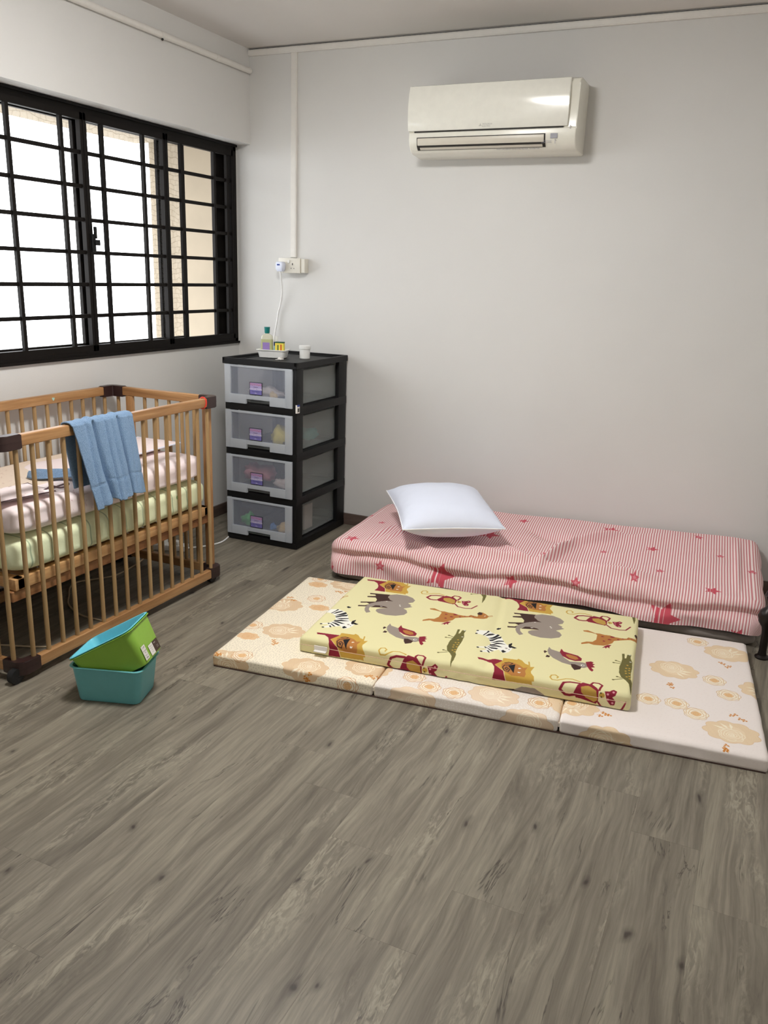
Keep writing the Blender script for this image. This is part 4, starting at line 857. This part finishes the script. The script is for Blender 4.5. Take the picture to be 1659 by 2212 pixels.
am = thing('animal_mattress', 'small baby mattress in yellow cotton printed with safari animals, on the folding mattress', 'mattress', (1.907, -1.315, .051), math.radians(6.0), local=True)
wr = lambda X, Y, Z, na, nb: (na*.002*fnoise(Y, Z, 50, 2), nb*.003*fnoise(X, Z, 40, 5)+nb*.002*np.sin(X*90)*np.exp(-((X-.0)/.12)**2), (1-np.abs(na))*(1-np.abs(nb))*(.0014*fnoise(X, Y, 12, 4)-.005*np.exp(-((X-.075+.10*Y)/.014)**2)+.0025*np.exp(-((X-.10+.10*Y)/.016)**2)+.002*np.exp(-((X-.03+.05*Y)/.02)**2)))
slab('cover', -.61, .61, -.360, .360, 0, .062, .014, 'animal', am, cv, 150, 60, wr)
box('underside', (-.595, -.345, .001), (.595, .345, .03), 'greyfab', am, .004)
o = boxes('care_tag', [((-.545, -.366, .022), (-.492, -.3625, .040)), ((-.543, -.378, .018), (-.494, -.3635, .0225))], 'paper', am, .0008); o['label'] = 'small white care tag on the front edge'
bm = bmesh.new(); pts = [(-.61+.012, -.3625, .034)]
zip_ = tube('seam', [(-.6, -.3632, .034), (-.3, -.3638, .034), (0, -.3638, .034), (.3, -.3638, .034), (.6, -.3632, .034)], .0012, 'animal', am, 6)

# floral folding mattress ----------------------------------------------------------
cv = Canvas(-1.08, -.56, 1.08, .56, .001, (236, 228, 218))
cv.poly([(-1.08, -.56), (-.327, -.56), (-.327, .56), (-1.08, .56)], (240, 230, 208)); cv.poly([(-.327, -.56), (.325, -.56), (.325, .56), (-.327, .56)], (230, 221, 212)); cv.poly([(.325, -.56), (1.08, -.56), (1.08, .56), (.325, .56)], (236, 227, 222))
r_ = np.random.RandomState(3)
for x in np.arange(-1.06, .33, .0105):
    for y in np.arange(-.55, .55, .0105):
        p = (x+r_.uniform(-.003, .003), y+r_.uniform(-.003, .003)); a = r_.uniform(0, 3.1)
        q = (p[0]+.003*math.cos(a), p[1]+.003*math.sin(a))
        c = (206, 194, 176) if x < -.327 else (244, 239, 233)
        cv.stroke([p, q], .0028, c, .9)
for x in np.arange(.34, 1.06, .02):
    for y in np.arange(-.55, .55, .02):
        p = (x+r_.uniform(-.008, .008), y+r_.uniform(-.008, .008)); cv.stroke([p, (p[0]+.004, p[1]+.003)], .002, (226, 215, 210), .6)
def scal(cx, cy, R, n, amp, ph=0, el=1, N=64): return [(cx+R*el*(1+amp*abs(math.sin(n*t/2+ph)))*math.cos(t), cy+R/el*(1+amp*abs(math.sin(n*t/2+ph)))*math.sin(t)) for t in [2*math.pi*k/N for k in range(N)]]
def ring(P): return P+[P[0]]
def rose_lines(cx, cy, R, c, wd_=.0014):
    for k, f in enumerate((.22, .40, .62, .84, 1.0)): cv.stroke(ring(scal(cx, cy, R*f, 3+k, .16, k*1.1, 1.0, 40)), wd_, c)
    cv.stroke([(cx+R*.15*t/6*math.cos(t), cy+R*.15*t/6*math.sin(t)) for t in np.linspace(0, 12, 26)], wd_, c)
BIG = [(-811, -167), (-933, 85), (-751, 421), (-604, -425), (688, 82), (890, 313), (865, -326), (1000, 22), (356, -340), (90, -376), (-386, -340), (-910, -478), (-182, -495), (220, -500), (480, -512), (100, 40), (-300, 150), (300, 380)]
OUT = [(-825, 206), (-952, -161), (-861, -425), (-207, -346), (-137, -397), (-45, -408), (247, -366), (332+20, -326), (829, 46), (602, -192), (696, -190), (758, -240), (872, -57), (780, 385), (-902, 437), (-425, -478), (-60, 200), (480, 200)]
SM = [(-886, 365), (-920, -264), (-773, 113)]; SP = [(-925, 170), (-799, -270), (-581, -470), (-349, -395), (466, -354), (677, -41), (892, -204), (875, 207), (841, -429), (-756, 331), (-961, -440), (500, 300)]
for cx, cy, R in ((-.90, .30, .13), (-.86, -.02, .16), (-.62, -.36, .17), (-.93, -.27, .10)):
    for q in (R, R*.93): cv.stroke([(cx+q*1.3*math.cos(t), cy+q*math.sin(t)) for t in np.linspace(.2, 3.6, 40)], .0012, (196, 184, 166), .8)
cv.stroke([(.0, -.30), (.03, -.33), (.06, -.345), (.10, -.34), (.12, -.31)], .003, (246, 242, 238)); cv.stroke([(.03, -.30), (.07, -.31), (.10, -.33), (.08, -.37)], .003, (246, 242, 238))
for k, (x, y) in enumerate(BIG):
    x, y = x/1000, y/1000; R = .070; tan = (234, 212, 180) if x > .33 else ((224, 198, 164) if x < -.33 else (234, 214, 190))
    cv.poly(scal(x, y, R, 9, .16, k, 1.12), tan)
    hat = (200, 162, 118); msk = lambda gx, gy, x=x, y=y: ((np.mod((gx+gy*.4)*1000, 4.5) < 1.1) & (np.hypot(gx-x, gy-y) > .042)).astype('f')
    cv.poly(scal(x, y, R, 9, .16, k, 1.12), hat, .55, msk)
    cl = (246, 236, 214)
    a0 = k*1.3
    for m in range(3):
        a = a0+m*.5; p0 = (x+.02*math.cos(a), y+.02*math.sin(a)); p1 = (x+.066*math.cos(a+.1), y+.060*math.sin(a+.1)); nx, ny = -math.sin(a), math.cos(a)
        cv.poly([p0, (p0[0]+.018*math.cos(a)+nx*.006, p0[1]+.018*math.sin(a)+ny*.006), p1, (p0[0]+.02*math.cos(a)-nx*.004, p0[1]+.02*math.sin(a)-ny*.004)], cl, .9)
    hx_, hy_ = x-.018*math.cos(a0), y-.018*math.sin(a0); rose_lines(hx_, hy_, .036, cl, .0022)
    cv.stroke(ring(scal(x, y, R, 9, .16, k, 1.12)), .0013, (206, 160, 110), .7)
for k, (x, y) in enumerate(OUT):
    x, y = x/1000, y/1000; lc = (190, 128, 76) if x < .33 else (200, 158, 104)
    cv.poly(scal(x, y, .034, 6, .2, k), (244, 232, 210), .8); rose_lines(x, y, .036, lc, .0015); cv.poly(scal(x, y, .013, 4, .2, k), (224, 178, 124), .8)
for k, (x, y) in enumerate(SM):
    cv.poly(scal(x/1000, y/1000, .034, 7, .18, k, 1.2), (226, 190, 148)); rose_lines(x/1000, y/1000, .022, (212, 164, 116), .0013)
for k, (x, y) in enumerate(SP):
    for m in range(4):
        px, py = x/1000+(m-1.5)*.014*math.cos(k), y/1000-.006*m+.012*math.sin(k+m*2)
        for q in range(3): cv.dot((px+.0055*math.cos(q*2.1+k), py+.0055*math.sin(q*2.1+k)), .0036, (200, 128, 56))
        cv.stroke([(px, py), (px+.012*math.cos(k*.7), py+.012*math.sin(k*.7))], .0014, (200, 128, 56))
MT['floral'] = fabric('rose_print_velour', cv.image('rose_print'), .8)
tf3 = thing('folding_mattress', 'cream floor mattress in three hinged panels printed with tan roses', 'mattress', (1.978, -1.351, 0), math.radians(6.1), local=True)
wr2 = lambda X, Y, Z, na, nb: (na*.0015*fnoise(Y, Z, 60, 2), nb*.0018*fnoise(X, Z, 60, 5), (1-np.abs(na))*(1-np.abs(nb))*.0012*fnoise(X, Y, 14, 8))
for x0, x1 in ((-.972, -.330), (-.3265, .3225), (.3265, .968)):
    slab('panel', x0, x1, -.4555, .4555, .001, .050, .010, 'floral', tf3, cv, 60, 70, wr2)
boxes('hinge_strip', [((-.3325, -.45, .020), (-.3245, .45, .034)), ((.3205, -.45, .020), (.3285, .45, .034))], 'floral', tf3, 0)
boxes('edge_binding', [((-.965, -.4575, .0005), (.962, -.450, .0035))], 'brownlab', tf3, 0)

# pink striped bed -----------------------------------------------------------------
STARS = [(0.09, 0.061, 0.035), (0.56, -0.075, 0.06), (0.26, -0.078, 0.025), (0.82, 0.686, 0.03), (1.03, 0.80, 0.023), (1.26, 0.70, 0.04), (1.47, 0.5, 0.03), (1.22, 0.163, 0.055), (1.56, -0.102, 0.062), (1.74, 0.072, 0.033), (1.26, 0.372, 0.018), (1.01, 0.236, 0.02), (1.52, 0.226, 0.02), (1.42, 0.057, 0.02), (1.18, -0.011, 0.023), (0.89, -0.052, 0.028), (1.77, 0.512, 0.02), (1.67, 0.719, 0.023), (1.86, -0.13, 0.034), (1.9, 0.377, 0.02), (0.51, 0.78, 0.018), (0.13, 0.381, 0.02), (0.03, 0.502, 0.015), (-.03, -.10, .03), (.35, .55, .03), (.7, .4, .05)]
cv = Canvas(-.25, -.25, 2.2, 1.12, .00125, (244, 230, 228))
xs = np.arange(cv.w)*cv.res+cv.u0; per = .0118; ph = np.mod(xs, per)/per
m = np.clip((.5-np.abs(ph-.5)-.27)*per/cv.res+.5, 0, 1)
cv.a = cv.a*(1-m[None, :, None])+np.array((200, 128, 132), 'f')/255*m[None, :, None]
red = (200, 84, 98)
def star(x, y, R, rot, f=.46): return [(x+(R if k % 2 == 0 else R*f)*math.cos(rot+k*math.pi/5), y+(R if k % 2 == 0 else R*f)*math.sin(rot+k*math.pi/5)) for k in range(10)]
for k, (x, y, R) in enumerate(STARS):
    if R > .027:
        msk = lambda gx, gy, x=x, R=R: ((gx > x+R*.05) | (np.mod(gx-x, R*.33) > R*.10)).astype('f')
        cv.poly(star(x, y, R*1.15, .0), red, 1, msk)
    else:
        cv.poly(star(x, y, R*1.1, .3), red, .9); cv.poly(star(x, y, R*.5, .3), (222, 150, 158), .8)
MT['stripe'] = fabric('pink_striped_cotton', cv.image('stripe_star_print'), .85)
BL_, BW, BH = 1.945, .83, .195
def yfr(X): return -.853+.142*(X-1.0)/1.95+.0*X
def zback(X): return np.interp(X, [.9, 1.2, 1.55, 2.0, 2.38, 2.79, 2.95], [.178, .19, .222, .248, .262, .280, .276])
def ridge(X, Y, p, q, wd_, amp):
    dx, dy = q[0]-p[0], q[1]-p[1]; L = dx*dx+dy*dy; t = ((X-p[0])*dx+(Y-p[1])*dy)/L; tc = np.clip(t, 0, 1)
    s = ((X-p[0])*dy-(Y-p[1])*dx)/math.sqrt(L); d = np.hypot(X-p[0]-tc*dx, Y-p[1]-tc*dy)
    return amp*np.exp(-(d/wd_)**2)*np.sin(np.pi*np.clip(tc*.9+.08, 0, 1))*(1+.5*np.tanh(s/wd_*1.5))
def bed_surface(A, B, Dm, r, off=0.0, wr=1.0, hem=None):
    X, Y, dr, na, nb, l = drape(A, B, BL_, BW, r, 9)
    hemd = BH-.06 if hem is None else hem
    dr = np.minimum(dr, np.maximum(hemd, .02))
    t = Y/BW
    Xw = 1.0+X-.075*t*(1-X/BL_)-.045*t*(X/BL_)+na*off
    yf = yfr(Xw); Yw = yf+(-.022-yf)*t+nb*off*(nb < 0)
    zt = BH+(zback(Xw)-BH)*np.clip(t, 0, 1)**1.3+off
    topm = np.exp(-(dr/.03)**2)
    zt2 = zt
    if wr:
        W_ = (ridge(Xw, Yw, (1.99, -.74), (2.09, -.36), .020, .022)+ridge(Xw, Yw, (2.05, -.42), (2.30, -.22), .020, .020)+ridge(Xw, Yw, (2.2, -.28), (2.65, -.09), .04, .012)
              +ridge(Xw, Yw, (1.60, -.73), (2.06, -.70), .018, .016)+ridge(Xw, Yw, (2.02, -.70), (2.5, -.655), .030, .014)+ridge(Xw, Yw, (1.85, -.25), (2.12, -.38), .05, -.014)+ridge(Xw, Yw, (2.1, -.6), (2.6, -.35), .07, -.006)
              +ridge(Xw, Yw, (1.30, -.70), (1.55, -.76), .022, .008)+ridge(Xw, Yw, (1.15, -.80), (1.18, -.45), .020, .006)+ridge(Xw, Yw, (1.22, -.75), (1.28, -.35), .016, .005)
              +ridge(Xw, Yw, (1.62, -.62), (2.0, -.73), .016, .010)+ridge(Xw, Yw, (1.75, -.52), (2.0, -.70), .014, .007)+ridge(Xw, Yw, (2.25, -.45), (2.75, -.22), .02, .006)+ridge(Xw, Yw, (2.1, -.74), (2.75, -.60), .022, .008)+ridge(Xw, Yw, (2.83, -.62), (2.80, -.08), .012, .007)+ridge(Xw, Yw, (2.4, -.5), (2.8, -.30), .05, .005))
        zt2 = zt+W_*topm*wr*2.4+.004*fnoise(Xw, Yw, 9, 3)*topm+.0034*fnoise(Xw*.5, Yw, 34, 8)*(.4+.6*np.abs(np.sin(Xw*2.3+1)))*topm
        front = np.clip(-nb, 0, 1)*np.clip(dr/.05, 0, 1)
        sw = .5+.5*np.sin(2*np.pi*(Xw*1.25+.2))
        Yw = Yw-front*(.004+.016*sw*np.clip(dr/.10, 0, 1)+.006*np.sin(Xw*17+dr*22)+.003*np.sin(Xw*41-dr*30)+.006*np.sin(Xw*13-dr*38)-.026*np.exp(-((dr-.055-.03*sw)/.020)**2))
        Xw = Xw+na*(.004*np.sin(Yw*30)+.004)*np.clip(dr/.05, 0, 1)
    Zw = zt2-dr*(zt/BH)*1.0
    return Xw, Yw, Zw, na, nb
# mattress body
mb = thing('single_mattress', 'grey fabric floor mattress under the pink sheet, against the back wall', 'mattress', (1.95, -.43, 0))
a = rows(0, BL_, 0, BH+.02, 60); b = rows(0, BW, 0, BH+.02, 40); A, B = np.meshgrid(a, b, indexing='ij')
def body_mesh(name, z_lo, z_hi, inset, mat, rr=.03):
    N = 160; tt = np.linspace(0, 1, N, endpoint=False)
    per_ = []; L, Wd = BL_-2*inset, BW-2*inset
    pts = rrect(L/2, Wd/2, .05, 10); P = np.array(pts); C_ = P.shape[0]
    zs = [(0, .012), (.15, .003), (.5, 0), (.85, .003), (1, .012)]
    bm = bmesh.new(); rings = []
    for f, ins in zs:
        ring_ = []
        for x, y in P:
            k = 1; X = x*(1-ins*2/L)+BL_/2; Yy = y*(1-ins*2/Wd)+BW/2; t_ = Yy/BW
            Xw = 1.0+X-.075*t_*(1-X/BL_)-.045*t_*(X/BL_); yf = float(yfr(Xw)); Yw = yf+(-.022-yf)*t_
            zt = BH+(float(zback(Xw))-BH)*max(0, t_)**1.3; z = (z_lo+(z_hi-z_lo)*f)*zt/BH
            ring_.append(bm.verts.new((Xw, Yw, z)))
        rings.append(ring_)
    for A_, B_ in zip(rings, rings[1:]):
        for k in range(C_): bm.faces.new((A_[k], A_[(k+1) % C_], B_[(k+1) % C_], B_[k]))
    bm.faces.new(rings[0][::-1]); bm.faces.new(rings[-1]); return link(name, bm, mat, mb, True)
body_mesh('lower_layer', .001, .044, .012, 'greyfab'); body_mesh('seam_band', .042, .054, .022, 'greyfabd'); body_mesh('upper_layer', .052, .150, .030, 'greyfab')
a = rows(0, BL_, 0, .19, 230, 40); b = rows(0, BW, 0, .19, 120, 40); A, B = np.meshgrid(a, b, indexing='ij')
hem = .145+.012*np.sin(A*3.4+.6)+.006*np.sin(A*9)+np.where(A > 1.5, (A-1.5)*-.03, 0)
Xw, Yw, Zw, na, nb = bed_surface(A, B, BH, .045, .004, 1.0, hem)
Yw = np.minimum(Yw, -.004); Zw = np.maximum(Zw, .004)
U, V = cv.uv(A, B)
sh = gridmesh('fitted_sheet', Xw, Yw, Zw, U, V, 'stripe'); tag(sh, 'pink and white striped fitted sheet with red stars, creased over the floor mattress', 'sheet')

# white pillow on the bed
pil = cushion('pillow', 1.44, -.495, .330, .290, .245, .100, math.radians(-58), 'pillow', 'piping', 'plump white cotton pillow on the left end of the pink striped bed', 'pillow', tilt=math.radians(3.5), rp=.003, n=60, seed=7, wr=.004, asym=(1.0, 1.0))
o = boxes('care_tag', [((-.315, -.235, -.004), (-.285, -.20, -.002))], 'paper', pil, .0004); o['label'] = 'white cloth tag at the corner'

# dark turned stand at the right edge of the frame
sx_, sy_ = 2.958, -.800
st = thing('metal_stand', 'dark turned metal stand post at the right edge, in front of the pink bed', 'stand', (sx_, sy_, 0))
lathe('post', [(0, 0), (.026, 0), (.028, .006), (.018, .014), (.015, .03), (.0145, .11), (.020, .135), (.034, .155), (.040, .18), (.034, .203), (.018, .218), (.011, .228), (.010, .240), (.018, .250), (.026, .270), (.019, .289), (0, .296)], 'iron', st, (sx_, sy_, 0), 24)
